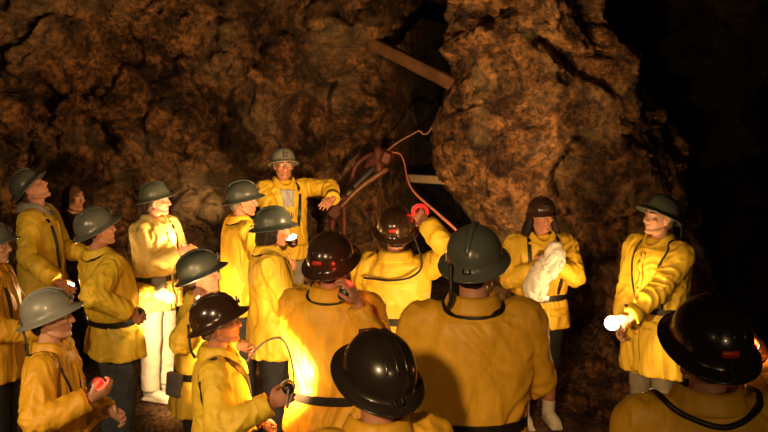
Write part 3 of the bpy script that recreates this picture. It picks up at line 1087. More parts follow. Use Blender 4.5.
person('redlamp', 'visitor at lower left in smooth grey helmet cupping a red-lit lamp', 48, 290, 3.9, -80, 0.93,
       helm='pale_helmet', head=(2, 6, 0), jacket='j_amber', trousers='navy', skin='pale', belt=False, front=True, crest=False, hdome=1.04,
       cord=[('cord', [(0.0, -0.12, 1.43), (0.09, -0.09, 1.43), (0.125, 0.01, 1.40), (0.16, 0.10, 1.30), (0.15, 0.15, 1.18), (0.10, 0.17, 1.12)], 0.0065),
             ('free', [('h', 0.03, -0.14, 0.03), ('b', 0.085, -0.10, 1.50), ('b', 0.10, -0.09, 1.45)], 0.006)],
       armR=dict(w=(88, 399, 3.66), thumb=(0, 0, 1), curl=52, pole=(0.5, -0.7, -0.6), cuff=True, palm=(-0.6, 0.0, 0.5)),
       armL=dict(p=(-0.05, 0.27, 1.06)))
person('whitepants', 'visitor with long tied hair and pale trousers holding a lit lamp to the chest', 153, 181, 6.3, -112, 0.98,
       helm='grey_helmet', hdome=0.94, head=(26, 0, 0), jacket='j_pale', trousers='white', shoes='shoe', skin='fair', hair='tied', hair_m='hair_brown', front=True, crest=False,
       cord=[('strap', [(-0.07, 0.16, 1.0), (-0.10, 0.13, 1.25), (-0.10, 0.02, 1.43), (-0.06, -0.12, 1.40)], 0.03)], pack=45,
       armR=dict(p=(0.05, 0.25, 1.20), curl=55, thumb=(0, 0, 1), cuff=True), armL=dict(p=(-0.12, 0.27, 1.17), curl=50, cuff=True))
person('crouched', 'visitor with head bent down in ridged dark helmet, behind the brown-helmeted profile', 193, 252, 4.85, -78, 0.96,
       helm='slate_helmet', hdome=1.06, head=(-4, 14, 0), jacket='j_lemon', trousers='navy', skin='fair', lean=5, belt=True, pack=320,
       armR=dict(w=(200, 309, 4.62), curl=55, thumb=(0, 0, 1)), armL=dict(p=(-0.10, 0.27, 1.10), curl=55), hair_m='hair_brown')
person('rear', 'visitor in dark slate helmet in front of the pale rock, turned towards the guide', 240, 181, 6.3, -62, 1.0,
       helm='slate_helmet', head=(-14, -3, 0), jacket='j_yellow', trousers='black', skin='tan', belt=False, hair_m='hair_grey',
       cord=[('strap', NECK, 0.022)])
person('guide', 'bespectacled visitor facing the group in front of the rock wall with one arm out', 283, 148, 7.6, -158, 1.02,
       helm='pale_helmet', head=(-6, 0, 0), jacket='j_yellow', trousers='khaki', skin='tan', glasses=True, front=True, shirt=True, belt=False, crest=False, girth=0.98,
       cord=[('strap', [(-0.10, 0.15, 1.05), (-0.11, 0.13, 1.25), (-0.10, 0.02, 1.43), (-0.06, -0.10, 1.42)], 0.03)],
       armL=dict(w=(333, 199, 7.3), pole=(-1.0, 0.0, 0.30), cuff=True, curl=24, dir=(0.75, 0.5, -0.3), palm=(0.3, -0.6, -1), thumb=(0, 0.3, 1)),
       armR=dict(w=(289, 247, 7.1), pole=(0.9, -0.3, -0.5), curl=50, thumb=(0, 0, 1)))
person('bobhair', 'dark-haired visitor in slate helmet, profile lit by the lamp in front of the face', 269, 206, 5.5, -76, 1.0,
       helm='slate_helmet', head=(-4, -7, 0), jacket='j_lemon', trousers='navy', skin='tan', hair='bob', belt=False, girth=1.05, crest=False,
       cord=[('strap', NECK, 0.024), ('strap', [(0.13, 0.03, 1.41), (0.17, 0.09, 1.3), (0.17, 0.12, 1.15), (0.16, 0.12, 1.0)], 0.022)],
       armR=dict(p=(0.12, 0.30, 1.14)))
person('brownprofile', 'visitor in glossy dark brown helmet and spectacles, profile turned right, leather strap over the shoulder', 218, 295, 3.9, -84, 0.93,
       helm='brown_helmet', head=(0, 10, 0), jacket='j_lemon', trousers='navy', skin='tan', hair_m='hair_grey', crest=False, glasses=True, belt=False, girth=1.05, hdome=1.04,
       cord=[('strap', [(0.02, 0.17, 1.22), (0.07, 0.15, 1.33), (0.13, 0.06, 1.42), (0.19, -0.02, 1.40), (0.24, -0.05, 1.28), (0.26, -0.06, 1.12)], 0.045),
             ('free', [('h', 0.02, -0.15, 0.03), ('b', 0.07, -0.14, 1.49), ('b', 0.07, -0.12, 1.44)], 0.007)],
       armR=dict(w=(270, 404, 3.62), curl=50, cuff=True, thumb=(0, 0, 1)), armL=dict(p=(-0.06, 0.20, 1.04)))
person('backbrown', 'broad visitor seen from behind in glossy brown helmet, jacket glaring bright at the hip', 331, 233, 4.0, -14, 1.0,
       helm='brown_helmet', head=(-6, 8, 0), jacket='j_amber', trousers='navy', skin='tan', hair_m='hair_dark', crest=False, girth=1.06, hdome=1.03, bz=0.945,
       cord=[('strap', NECK, 0.024)],
       armR=dict(w=(358, 304, 3.72), pole=(0.3, 0.5, -1), curl=45, palm=(-1, 0, 0), thumb=(0, -1, 0.2)))
person('reacher', 'visitor seen from behind raising one hand to a red-lit lamp near the hose', 396, 207, 4.95, -8, 1.0,
       helm='brown_helmet', head=(4, 8, 0), jacket='j_yellow', trousers='navy', skin='tan', hair_m='hair_dark', crest=False, pack=None, girth=0.97, hdome=1.0, bz=1.07,
       cord=[('free', [('h', 0.11, -0.09, 0.02), ('b', 0.17, -0.12, 1.43), ('b', 0.12, -0.165, 1.36), ('b', 0.0, -0.16, 1.33), ('b', -0.12, -0.15, 1.335), ('b', -0.18, -0.11, 1.33)], 0.0065)],
       armR=dict(w=(427, 224, 4.85), pole=(0.7, -0.5, -0.7), curl=38, palm=(0, 1, 0.1), thumb=(-1, 0, 0.2), cuff=True, spread=1.5),
       armL=dict(p=(-0.08, 0.33, 1.15)))
person('nearest', 'black-helmeted visitor at bottom centre, mostly below the frame, only the collar showing', 377, 333, 2.5, 22, 1.0,
       helm='black_helmet', head=(4, 10, 0), jacket='j_amber', trousers='black', skin='tan', hair_m='hair_brown', crest=False, belt=False, hdome=1.03, brim=1.0)
person('greyback', 'tall broad visitor seen from behind in crested grey-green helmet at the centre', 474, 225, 3.3, -2, 1.07,
       helm='grey_helmet', head=(-16, 3, 0), jacket='j_amber', trousers='navy', skin='fair', hair_m='hair_dark', girth=1.10, belt=True, crest=True, hdome=0.97,
       cord=[('strap', NECK, 0.028), ('free', [('h', -0.06, -0.14, 0.03), ('b', -0.09, -0.13, 1.50), ('b', -0.10, -0.10, 1.45)], 0.008)],
       armR=dict(p=(0.15, 0.30, 1.10)), armL=dict(p=(-0.15, 0.30, 1.10)), hem=0.80)
person('clothholder', 'long-haired visitor facing the camera by the rock pillar, white cloth in both hands', 542, 195, 5.9, 186, 0.975,
       helm='brown_helmet', head=(2, -2, 3), jacket='j_yellow', trousers='black', skin='tan', hair='long', hair_m='hair_dark', shorts=True, shoes='shoe', front=True, crest=False, hem=0.77,
       ht=4, hdome=0.93, brim=0.35, girth=1.02, pack=60,
       cord=[('strap', [(-0.12, 0.15, 1.02), (-0.125, 0.13, 1.25), (-0.11, 0.02, 1.43), (-0.13, -0.12, 1.3)], 0.03),
             ('strap', [(0.10, 0.15, 1.02), (0.115, 0.13, 1.25), (0.10, 0.02, 1.43), (0.12, -0.12, 1.3)], 0.03)],
       armR=dict(p=(0.06, 0.235, 1.25), pole=(0.8, -0.2, -0.7), curl=55, thumb=(0, 0, 1), cuff=True),
       armL=dict(p=(-0.01, 0.25, 1.29), pole=(-0.85, -0.2, -0.7), curl=55, thumb=(0, 0, 1), cuff=True))
person('listener', 'clean-shaven visitor beside the rock pillar in profile, long black cord down the jacket front', 661, 195, 5.55, 122, 1.02,
       helm='grey_helmet', ht=18, head=(-14, 6, 0), girth=1.06, jacket='j_lemon', trousers='khaki', hem=0.55, skin='pale', front=True, crest=False, hair_m='hair_grey', pack=None,
       cord=[('cord', [(-0.115, -0.05, 1.44), (-0.12, 0.03, 1.42), (-0.15, 0.09, 1.3), (-0.16, 0.12, 1.15), (-0.15, 0.13, 1.02)], 0.007),
             ('free', [('h', -0.09, -0.10, 0.02), ('b', -0.115, -0.08, 1.50), ('b', -0.12, -0.05, 1.44)], 0.007),
             ('cord', [(0.09, 0.05, 1.43), (0.08, 0.15, 1.25), (0.04, 0.17, 1.05)], 0.006)],
       armL=dict(w=(615, 338, 5.22), pole=(-0.7, -0.7, -0.6), curl=50, thumb=(0, 0, 1), cuff=True),
       armR=dict(w=(620, 332, 5.5), pole=(0.7, -0.6, -0.6), curl=50, thumb=(0, 0, 1)))
person('nearblack', 'visitor seen from behind at lower right in big dark helmet, black cord around the collar', 711, 299, 2.4, 4, 1.0,
       helm='black_helmet', head=(2, 8, 0), jacket='j_amber', trousers='black', skin='tan', hair_m='hair_dark', crest=False, belt=False, girth=1.08, hdome=1.03, brim=1.0,
       cord=[('cord', [(-0.16, 0.04, 1.44), (-0.14, -0.06, 1.46), (-0.09, -0.115, 1.435), (0, -0.14, 1.405), (0.09, -0.115, 1.43), (0.14, -0.06, 1.46), (0.16, 0.04, 1.44)], 0.009)])
person('handup', 'visitor cut off by the right edge, raised hand around a red-lit lamp', 822, 262, 3.7, 70, 1.0,
       helm='black_helmet', head=(10, 0, 0), jacket='j_yellow', trousers='black', skin='fair', belt=False, crest=False,
       armL=dict(w=(766, 362, 3.45), pole=(-0.8, -0.5, -0.7), curl=48, thumb=(0, 0, 1), cuff=True, dir=(0.25, 0.3, 0.9), palm=(0.3, 0.9, 0)),
       armR=dict(p=(0.12, 0.30, 1.10)))

for k_ in ('backbrown', 'reacher', 'nearblack'):
    P = PEOPLE[k_]
    hm = [c for c in P['obj'].children if c.name.startswith('helmet')][0]
    hb = BVHTree.FromPolygons([tuple(v.co) for v in hm.data.vertices], [tuple(p.vertices) for p in hm.data.polygons])
    k = MB()
    pts = []
    for a in (-0.045, -0.025, 0.0, 0.018):
        pts.append(P['TH']((a, -0.17, 0.052)))
    strap_mesh(k, hb, pts, 0.020, 0.003, 0.003, 4)
    o = obj('sticker', k, M['sticker'], hm)
    o['label'] = 'red sticker'

# ------------------------------------------------------------------ lamps in their hands
WARM = (1.0, 0.60, 0.26)


def lamp_in(key, sd, label, aim, watts, red=False, dn=0.0, **kw):
    g, d, n, t = grip(key, sd)
    return hand_lamp(label, g + d * kw.pop('dd', 0.0) + n * dn + t * kw.pop('dt', 0.03), aim, watts, red, **kw)


lamp_in('gazer', 1, 'lit lamp held at the waist by the visitor gazing up', (0.25, -0.75, 0.55), 9, spot=165)
lamp_in('belted', 1, 'lit lamp held low by the belted visitor, shining on pale trousers', (0.10, 0.9, -0.36), 100, spot=80)
lamp_in('redlamp', 1, 'red-glowing lamp cupped by the visitor at lower left', (0.75, -0.45, 0.45), 0.10, red=True, col=(1, 0.05, 0.02), dd=-0.01)
lamp_in('whitepants', 1, 'lit lamp held against the chest of the visitor in pale trousers', (-0.45, 0.1, 0.85), 10, spot=165, dd=0.0)
lamp_in('crouched', 1, 'lit lamp just under the head in dark ridged helmet', (-0.3, -0.3, 0.6), 7, spot=165)
lamp_in('guide', 1, 'lit lamp between the spectacled visitor and the dark-haired profile', (-0.15, -0.40, 0.85), 9, scale=1.6, spot=165)
lamp_in('brownprofile', 1, 'strong lit lamp held out by the visitor in brown helmet, on a grey cable', (-0.17, 0.95, -0.10), 85, gcord=True, spot=100, dd=0.03,
        cord_to=[at(287, 408, 3.62), at(294, 385, 3.65), at(290, 355, 3.7), at(280, 338, 3.75), at(262, 344, 3.82), at(247, 361, 3.84)])
lamp_in('backbrown', 1, 'red-glowing lamp beside the neck of the visitor in brown helmet', (0.3, 0.3, 0.8), 0.5, red=True, col=(1, 0.05, 0.02), dt=0.0)
lamp_in('reacher', 1, 'lamp in the raised hand below the timber prop, added red ring for finger glow', (-0.24, 0.85, 0.20), 165, dd=0.05, dt=0.0, dn=0.02, spot=130, tail=True, rad=0.03, scale=1.2)
lamp_in('greyback', -1, 'lit lamp in front of the tall visitor in grey-green helmet', (-0.15, 1.0, -0.10), 38, spot=100, dd=0.06)
lamp_in('greyback', 1, 'lit lamp between the tall visitor and the white cloth', (0.82, 0.72, 0.20), 52, dd=0.04, spot=85)
lamp_in('listener', -1, 'lit lamp in the hands of the visitor with the long cord', (-0.25, -0.75, 0.35), 12, dd=0.04, dt=0.05, scale=1.4)
lamp_in('handup', -1, 'red-glowing lamp in the raised hand at the right edge', (-0.6, -0.6, 0.5), 0.8, red=True, col=(1, 0.3, 0.1), dt=0.03)
# ------------------------------------------------------------------ rock
def fbm(p, o=5, h=0.9):
    return noise.fractal(Vector(p), h, 2.1, o)


def rough(p, k=1.0):
    """broken rock relief: big lumps, angular blocks parted by cracks, small grain"""
    v = Vector(p)
    a = fbm(v * 0.75, 4) * 0.30
    w = Vector((fbm(v * 1.1 + Vector((3, 0, 0)), 3), fbm(v * 1.1 + Vector((0, 7, 0)), 3), fbm(v * 1.1 + Vector((0, 0, 11)), 3))) * 0.35
    q1 = (v + w) * 1.35
    d, c = noise.voronoi(q1)
    blk = min(0.15, d[1] - d[0])
    f1 = noise.noise_vector(c[0] * 5.3 + Vector((1.3, 2.1, 0.7))).dot(q1 - c[0]) * 0.50 + 0.10 * noise.noise(c[0] * 7.7)
    q2 = (v + w * 0.6) * 3.6
    d2, c2 = noise.voronoi(q2)
    bl2 = min(0.12, d2[1] - d2[0])
    f2 = noise.noise_vector(c2[0] * 3.3 + Vector((0.3, 5.1, 2.7))).dot(q2 - c2[0]) * 0.27 + 0.035 * noise.noise(c2[0] * 9.7)
    q3 = (v + w * 0.5) * 9.5
    d3, c3 = noise.voronoi(q3)
    f3 = noise.noise_vector(c3[0] * 3.9 + Vector((2.3, 1.1, 4.7))).dot(q3 - c3[0]) * 0.10
    # slabby bedding
    bed = abs(((v.z * 1.7 + v.x * 1.1 + w.x * 2.2) * 1.6) % 1.0 - 0.5)
    r = a + f1 + f2 + f3 + blk * 0.55 + bl2 * 0.25 + bed * 0.06 + fbm(v * 6.5, 4) * 0.035
    return r * k


def grid_mesh(name, nu, nv, fn, mat, kind='structure', closed=False):
    vs, pale = [], []
    for i in range(nu):
        for j in range(nv):
            p, q = fn(i / (nu - 1), j / (nv - 1))
            vs.append(tuple(p))
            pale.append(q)
    fs = []
    for i in range(nu - 1):
        for j in range(nv - 1):
            a = i * nv + j
            fs.append((a, a + 1, a + nv + 1, a + nv))
    me = bpy.data.meshes.new(name)
    me.from_pydata(vs, [], fs)
    at_ = me.attributes.new('pale', 'FLOAT', 'POINT')
    at_.data.foreach_set('value', pale)
    o = link(name, me, mat)
    if kind:
        o['kind'] = kind
    return o


def lerp_tab(tab, x):
    if x <= tab[0][0]:
        return tab[0][1:]
    for a, b in zip(tab, tab[1:]):
        if x <= b[0]:
            t = (x - a[0]) / (b[0] - a[0])
            return tuple(u + (w - u) * t for u, w in zip(a[1:], b[1:]))
    return tab[-1][1:]


def seg_d(px, pz, ax, az, bx, bz):
    dx, dz = bx - ax, bz - az
    t = max(0, min(1, ((px - ax) * dx + (pz - az) * dz) / (dx * dx + dz * dz)))
    return math.hypot(px - ax - dx * t, pz - az - dz * t)


# ---- back wall: broken face running from the left to the dark gap beside the pillar
GROOVES = [((-2.75, 3.1), (-1.85, 2.3), 0.16, 0.45), ((-1.85, 2.3), (-1.25, 1.75), 0.12, 0.3), ((-1.35, 3.0), (-0.7, 2.35), 0.05, 0.16),
           ((-0.95, 2.35), (-1.05, 1.6), 0.12, 0.35), ((-3.6, 2.6), (-2.9, 2.0), 0.14, 0.3), ((-0.55, 2.05), (0.0, 2.2), 0.10, 0.25)]
LUMPS = [(-1.86, 1.44, 0.36, 0.24, 0.60), (-0.35, 2.45, 0.38, 0.32, 0.40), (-2.3, 2.15, 0.5, 0.35, 0.25), (-1.45, 2.75, 0.5, 0.45, 0.22),
         (-0.55, 3.15, 0.5, 0.22, 0.35)]


def back_wall(u, v):
    x = -6.2 + 6.75 * u
    z = -0.4 + 5.2 * v
    y = lerp_tab([(-6.2, 6.8), (-4.5, 8.0), (-3.0, 8.75), (-1.5, 9.0), (-0.5, 9.0), (-0.05, 9.0), (0.10, 9.3), (0.25, 10.2), (0.6, 12.0)], x)[0]
    y -= max(0, z - 3.0) * 0.35
    y -= max(0, 0.8 - z) * 0.35
    d = rough((x, y * 0.3 + 4, z))
    for (a, b, w, dep) in GROOVES:
        q = seg_d(x + 0.10 * fbm((x * 3, 0, z * 3), 3), z + 0.10 * fbm((x * 3, 5, z * 3), 3), a[0], a[1], b[0], b[1])
        d -= dep * math.exp(-(q / w) ** 2)
    pale = max(0, min(1, 0.1 + 0.9 * fbm((x * 1.6 + 8, y * 0.4, z * 1.6), 4))) * 0.5
    for (cx, cz, rx, rz, h) in LUMPS:
        q = ((x - cx) / rx) ** 2 + ((z - cz) / rz) ** 2
        d += h * math.exp(-q ** 1.4)
        if cx == -1.86:
            pale += 1.8 * math.exp(-q ** 2)
    xx = x + 0.05 * fbm((x, y, z * 2), 3)
    return (xx, y - d, z), min(1.6, pale)


grid_mesh('wall_back', 250, 200, back_wall, M['rock'])


# ---- the ochre rock pillar on the right
SIL = [(-0.5, 0.95, 3.4), (0.3, 1.02, 3.3), (0.8, 1.0, 3.15), (1.06, 0.98, 3.05), (1.3, 0.86, 3.0), (1.5, 0.72, 3.0), (1.72, 0.55, 2.95), (1.95, 0.50, 2.95),
       (2.2, 0.47, 2.85), (2.46, 0.52, 2.55), (2.65, 0.58, 2.35), (2.80, 0.62, 2.25), (2.86, 0.58, 2.2), (2.92, 0.53, 2.15), (3.33, 0.55, 2.0), (4.2, 0.45, 2.1), (5.0, 0.3, 2.5)]
HOLES = [(at(486, 188, 6.8), 0.035, 0.15, 0.30), (at(527, 184, 6.8), 0.05, 0.07, 0.22), (at(500, 48, 6.8), 0.08, 0.05, 0.10), (at(518, 178, 6.8), 0.03, 0.05, 0.15),
         (at(575, 60, 6.9), 0.10, 0.05, 0.12), (at(580, 135, 6.9), 0.08, 0.06, 0.12), (at(545, 70, 6.9), 0.05, 0.09, 0.10), (at(455, 110, 6.9), 0.05, 0.03, 0.08)]
PCR = [((538, 38), (580, 62), 0.05, 0.20), ((580, 62), (610, 85), 0.06, 0.22), ((452, 112), (515, 92), 0.03, 0.10), ((463, 0), (458, 66), 0.02, 0.12)]
PCR = [((at(a[0], a[1], 6.9).x, at(a[0], a[1], 6.9).z), (at(b[0], b[1], 6.9).x, at(b[0], b[1], 6.9).z), w, d) for a, b, w, d in PCR]


def pillar(u, v):
    th = -PI + 2 * PI * u
    z = -0.5 + 5.4 * v
    L, Rr = lerp_tab(SIL, z)
    cx, rx = (L + Rr) / 2, (Rr - L) / 2
    ry = 1.15
    c, s = math.sin(th), -math.cos(th)
    px = cx + rx * abs(c) ** 0.8 * (1 if c > 0 else -1)
    py = 8.05 + ry * abs(s) ** 0.8 * (1 if s > 0 else -1) + max(0, px - 2.0) * 0.35 * (1 if s < 0 else 0)
    n = Vector((c / rx, s / ry, 0)).normalized()
    r = rough((px + 20, py, z), 0.62) - 0.10
    r += fbm((px * 3, py * 3, z * 3 + 5), 5) * 0.045 + fbm((px * 9, py * 9, z * 9), 4) * 0.025
    if s < 0:
        for (h, wx, wz, dep) in HOLES:
            r -= dep * math.exp(-((px - h.x) / wx) ** 2 - ((z - h.z) / wz) ** 2)
        for (a, b, w, dep) in PCR:
            q = seg_d(px + 0.05 * fbm((px * 5, 0, z * 5), 3), z, a[0], a[1], b[0], b[1])
            r -= dep * math.exp(-(q / w) ** 2)
    k = 0.3 + 0.7 * abs(s) ** 0.5          # keep the outline, relief mostly on the face
    pl = max(0, fbm((px * 2.5 + 3, py, z * 2.5), 4)) * 0.5
    return (px + n.x * r * k, py + n.y * r, z), min(1.3, pl)


grid_mesh('wall_pillar', 300, 230, pillar, M['pillar'])


def right_wall(u, v):
    x = 2.6 + 4.2 * u
    z = -0.4 + 5.2 * v
    y = 8.6 - 3.0 * u ** 1.3 - max(0, z - 2.5) * 0.4 - max(0, 0.8 - z) * 0.5
    d = rough((x + 40, y, z), 1.1)
    return (x - d * 0.3, y - d, z), max(0, fbm((x * 1.6, y, z * 1.6), 4)) * 0.3


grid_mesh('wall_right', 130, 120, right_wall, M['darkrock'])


def gap_wall(u, v):
    x = -1.2 + 3.6 * u
    z = -0.4 + 5.4 * v
    y = 11.2
    d = rough((x + 70, y, z), 1.2)
    return (x, y - d, z), 0.0


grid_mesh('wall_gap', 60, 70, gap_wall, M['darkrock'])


# ---- trodden ground
def ground(x, y):
    sw, sz, near = 0.02, 0.0, 9
    for fx, fy, fz in FEET:
        q = (x - fx) ** 2 + (y - fy) ** 2
        w = math.exp(-q / 0.10) + 0.02 * math.exp(-q / 0.8)
        sw += w
        sz += w * fz
        near = min(near, q)
    z = sz / sw
    k = 1 - math.exp(-max(0, near - 0.08) / 0.12)
    z += k * (0.05 * fbm((x * 1.4, y * 1.4, 0), 5) + 0.02 * fbm((x * 6, y * 6, 3), 4))
    q = ((x - 1.72) / 0.55) ** 2 + ((y - 6.75) / 0.5) ** 2
    z += 0.50 * math.exp(-q ** 1.5) * (1 + 0.5 * fbm((x * 5, y * 5, 8), 4)) * k
    return z - 0.004


def floor_fn(u, v):
    x, y = -6.5 + 12.5 * u, -1.0 + 12.5 * v
    return (x, y, ground(x, y)), max(0, fbm((x * 2, y * 2, 1), 4)) * 0.4


grid_mesh('floor', 220, 220, floor_fn, M['ground'])


def roof_fn(u, v):
    x, y = -7 + 14 * u, -2.5 + 15 * v
    return (x, y, 4.75 - 0.4 * rough((x, y, 9)) + 0.3), 0


grid_mesh('ceiling', 60, 60, roof_fn, M['darkrock'])


def left_side(u, v):
    y, z = -2.5 + 10.5 * u, -0.6 + 5.6 * v
    d = rough((3, y, z), 0.9)
    return (-6.0 + d + 0.2 * math.sin(y), y, z), 0


grid_mesh('wall_left', 70, 50, left_side, M['darkrock'])


# ---- loose stones at the foot of the pillar
def stone(c, r, seed, label):
    bm = bmesh.new()
    bmesh.ops.create_icosphere(bm, subdivisions=4, radius=1)
    for v in bm.verts:
        d = v.co.normalized()
        q = d * 1.3 + Vector((seed * 3.1, seed, 0))
        vd, _ = noise.voronoi(q * 1.4)
        m = 0.72 + 0.28 * min(1, vd[1] - vd[0]) + 0.18 * fbm(q * 1.5, 4) + 0.05 * fbm(q * 6, 3)
        v.co = Vector((d.x * r[0] * m, d.y * r[1] * m, d.z * r[2] * m))
    me = bpy.data.meshes.new('stone')
    bm.to_mesh(me)
    bm.free()
    o = link('stone', me, M['pillar'])
    z = ground(c[0], c[1])
    o.location = (c[0], c[1], z + r[2] * 0.45)
    tag(o, label, 'rock', 'loose stones at the foot of the pillar')


stone((1.48, 6.16), (0.13, 0.12, 0.10), 1, 'rounded reddish stone just behind the legs in black shorts')
stone((1.86, 6.22), (0.16, 0.13, 0.12), 2, 'broad stone behind the visitor with the long cord')
stone((1.66, 6.00), (0.10, 0.10, 0.07), 3, 'small stone lowest on the rubble beside the pillar')
stone((1.68, 6.40), (0.15, 0.12, 0.12), 4, 'stone highest on the rubble heap against the pillar')

# ---- timbers
def timber(name, a, b, w, h, mat, label, seed):
    a, b = Vector(a), Vector(b)
    t = (b - a).normalized()
    u = Vector((0, 0, 1)) - t * t.z
    u.normalize()
    s = t.cross(u)
    k = MB()
    rg = []
    n = 24
    for i in range(n + 1):
        p = a.lerp(b, i / n)
        ring = []
        for q in range(24):
            th = 2 * PI * q / 24
            cx, sy = math.cos(th), math.sin(th)
            m = 1.0 / max(abs(cx), abs(sy)) ** 0.72
            g = 1 + 0.06 * noise.noise((cx * 3 + seed, sy * 3, i * 0.22)) + 0.03 * noise.noise((cx * 9, sy * 9 + seed, i * 0.3))
            ring.append(p + s * (cx * m * w / 2 * g) + u * (sy * m * h / 2 * g))
        rg.append(ring)
    k.rings(rg)
    o = obj(name, k, mat)
    tag(o, label, 'timber')
    return o


timber('timber_beam', at(362, 38, 8.9), at(462, 88, 7.9), 0.12, 0.13, M['wood'], 'slanting brown timber wedged high across the dark gap', 2)
timber('timber_prop', at(409, 178, 8.7), at(456, 181, 7.9), 0.09, 0.085, M['palewood'], 'pale stub of timber level across the gap behind the raised hand', 5)

# ---- old rock drill on its slanting bar
root = bpy.data.objects.new('rock_drill', None)
C.objects.link(root)
dc = at(381, 160, 8.2)
root.location = dc
L3 = lambda px, py, Y: at(px, py, Y) - dc
k = MB()
k.tube([L3(369, 166, 8.2), L3(374, 162, 8.2), L3(384, 157, 8.2), L3(390, 153, 8.2)], [0.055, 0.085, 0.09, 0.06], seg=18)
k.tube([L3(378, 151, 8.16), L3(379, 170, 8.14)], [0.05, 0.055], seg=14)
k.box(L3(386, 158, 8.1), (0.045, 0.05, 0.06), Matrix.Rotation(R(20), 3, 'Y'))
obj('drill_body', k, M['rust'], root, voxel=0.012)
k = MB()
k.tube([L3(333, 206, 8.05), L3(352, 189, 8.1), L3(376, 166, 8.18)], [0.045, 0.05, 0.05], seg=14)
k.tube([L3(347, 195, 8.08), L3(351, 191, 8.09)], [0.065, 0.065], seg=14)
obj('feed_bar', k, M['iron'], root)
k = MB()
k.tube([L3(336, 212, 8.0), L3(360, 188, 8.05), L3(386, 170, 8.1)], [0.026, 0.028, 0.028], seg=12)
obj('steel', k, M['copper'], root)
k = MB()
k.tube([L3(352, 177, 8.1), L3(356, 166, 8.12), L3(366, 157, 8.15), L3(377, 153, 8.2)], [0.022, 0.024, 0.024, 0.022], seg=12)
obj('side_handle', k, M['rust'], root)
for a_, b_, nm in (((344, 197), (345, 300), 'leg'), ((334, 206), (324, 300), 'leg')):
    k = MB()
    pa, pb = L3(a_[0], a_[1], 8.05), L3(b_[0], b_[1], 8.0)
    pb.z = ground((dc + pb).x, (dc + pb).y) - dc.z + 0.01
    k.tube([pa, pa.lerp(pb, 0.5), pb], [0.032, 0.03, 0.034], seg=12)
    k.tube([pb + Vector((0, 0, 0.0)), pb + Vector((0, 0, 0.04))], [0.06, 0.05], seg=12)
    obj(nm, k, M['rust'], root)
k = MB()
k.tube([L3(327, 204, 8.05), L3(337, 208, 8.02)], [0.055, 0.065], seg=14)
k.box(L3(334, 213, 8.0), (0.06, 0.05, 0.05), Matrix.Rotation(R(40), 3, 'Y'))
obj('clamp', k, M['rust'], root, voxel=0.01)
k = MB()
k.tube([L3(388, 150, 8.15), L3(397, 143, 8.15), L3(409, 136, 8.15), L3(419, 131, 8.15), L3(423, 134, 8.15), L3(428, 133, 8.15), L3(432, 127, 8.15)], [0.011] * 7, seg=10, sub=6)
obj('air_pipe', k, M['copper'], root)
tag(root, 'old red rock drill on a slanting bar beside the dark gap', 'drill')

k = MB()
k.tube([at(393, 152, 8.05), at(401, 155, 8.0), at(405, 166, 7.9), at(407, 177, 7.75), at(414, 192, 7.5), at(436, 212, 7.1), at(459, 233, 6.75), at(474, 252, 6.5), at(482, 290, 6.4), at(486, 340, 6.3), at(494, 408, 6.3)],
       [0.007, 0.007, 0.008, 0.009, 0.011, 0.012, 0.012, 0.012, 0.012, 0.012, 0.012], seg=10, sub=8)
tag(obj('air_hose', k, M['hose']), 'thin pink hose drooping from the drill past the raised hand', 'hose')

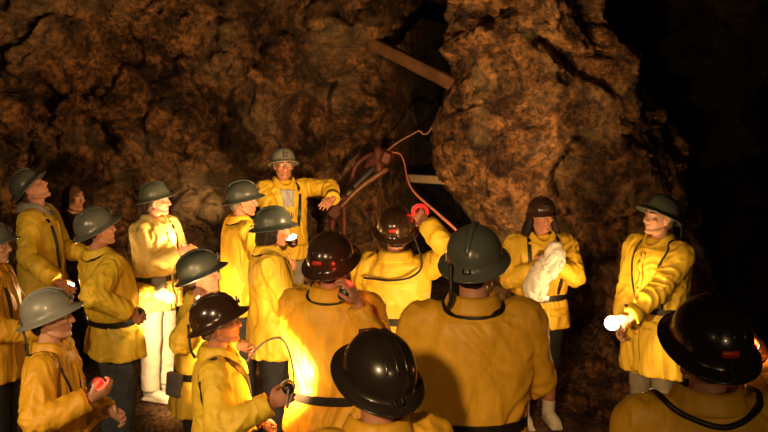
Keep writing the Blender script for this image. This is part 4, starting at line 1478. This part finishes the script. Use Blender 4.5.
# ---- white cloth in the hands of the visitor at the pillar
P = PEOPLE['clothholder']
mwc = P['mw']
k = MB()
Q = lambda x, y, z: mwc @ Vector((x, y, z))
sc_ = 0.975
k.tube([Q(-0.01, 0.31, 1.415), Q(-0.005, 0.32, 1.37), Q(0.0, 0.33, 1.30), Q(0.015, 0.33, 1.24), Q(0.03, 0.32, 1.20)], [(0.045, 0.03), (0.065, 0.045), (0.068, 0.05), (0.05, 0.04), (0.022, 0.02)], seg=18)
k.tube([Q(0.05, 0.30, 1.32), Q(0.10, 0.32, 1.26), Q(0.145, 0.32, 1.17), Q(0.165, 0.31, 1.08), Q(0.15, 0.31, 1.01)], [(0.04, 0.03), (0.055, 0.04), (0.075, 0.04), (0.065, 0.03), (0.028, 0.015)], seg=18)
k.tube([Q(0.05, 0.31, 1.27), Q(0.08, 0.33, 1.18), Q(0.10, 0.33, 1.07), Q(0.11, 0.32, 1.03)], [(0.045, 0.035), (0.05, 0.035), (0.04, 0.025), (0.016, 0.01)], seg=16)
cm = remesh(k.mesh('cloth'), 0.008, 3)
for v in cm.vertices:
    p = v.co
    w = noise.noise((p.x * 6, p.y * 6, p.z * 6))
    v.co = p + v.normal * (0.028 * (0.4 - abs(noise.noise((p.x * 20 + w * 3, p.y * 20, p.z * 6)))) * 1.6 + 0.008 * noise.noise((p.x * 30, p.y * 30, p.z * 14)))
o = link('cloth', cm, M['white'])
tag(o, 'crumpled white cloth held up against the chest of the visitor by the pillar', 'cloth')

# ------------------------------------------------------------------ light from the rest of the party, behind and above the camera
def lamp_light(loc, watts, col, rad, target=None, spot=None):
    ld = bpy.data.lights.new('party_lamp', 'SPOT' if spot else 'POINT')
    ld.energy = watts
    ld.color = col
    ld.shadow_soft_size = rad
    if spot:
        ld.spot_size = R(spot)
        ld.spot_blend = 1.0
    o = bpy.data.objects.new('party_lamp', ld)
    C.objects.link(o)
    o.location = loc
    if target is not None:
        o.rotation_euler = (Vector(target) - Vector(loc)).to_track_quat('-Z', 'Y').to_euler()
    return o


lamp_light((-0.9, -0.8, 3.1), 290, (1.0, 0.62, 0.28), 0.12, (-0.75, 3.6, 0.8), 56)
lamp_light((-3.0, 1.0, 2.75), 150, (1.0, 0.66, 0.33), 0.10, (-1.6, 4.8, 0.9), 74)
lamp_light((1.3, -0.6, 2.5), 21, (1.0, 0.64, 0.30), 0.10)

w = bpy.data.worlds.new('mine_dark')
bpy.context.scene.world = w
w.use_nodes = True
bg = w.node_tree.nodes['Background']
bg.inputs['Color'].default_value = (0.9, 0.6, 0.35, 1)
bg.inputs['Strength'].default_value = 0.0
vs = bpy.context.scene.view_settings
vs.view_transform = 'Standard'
vs.look = 'None'
vs.exposure = 1.0
vs.gamma = 1.0
vs.use_curve_mapping = False
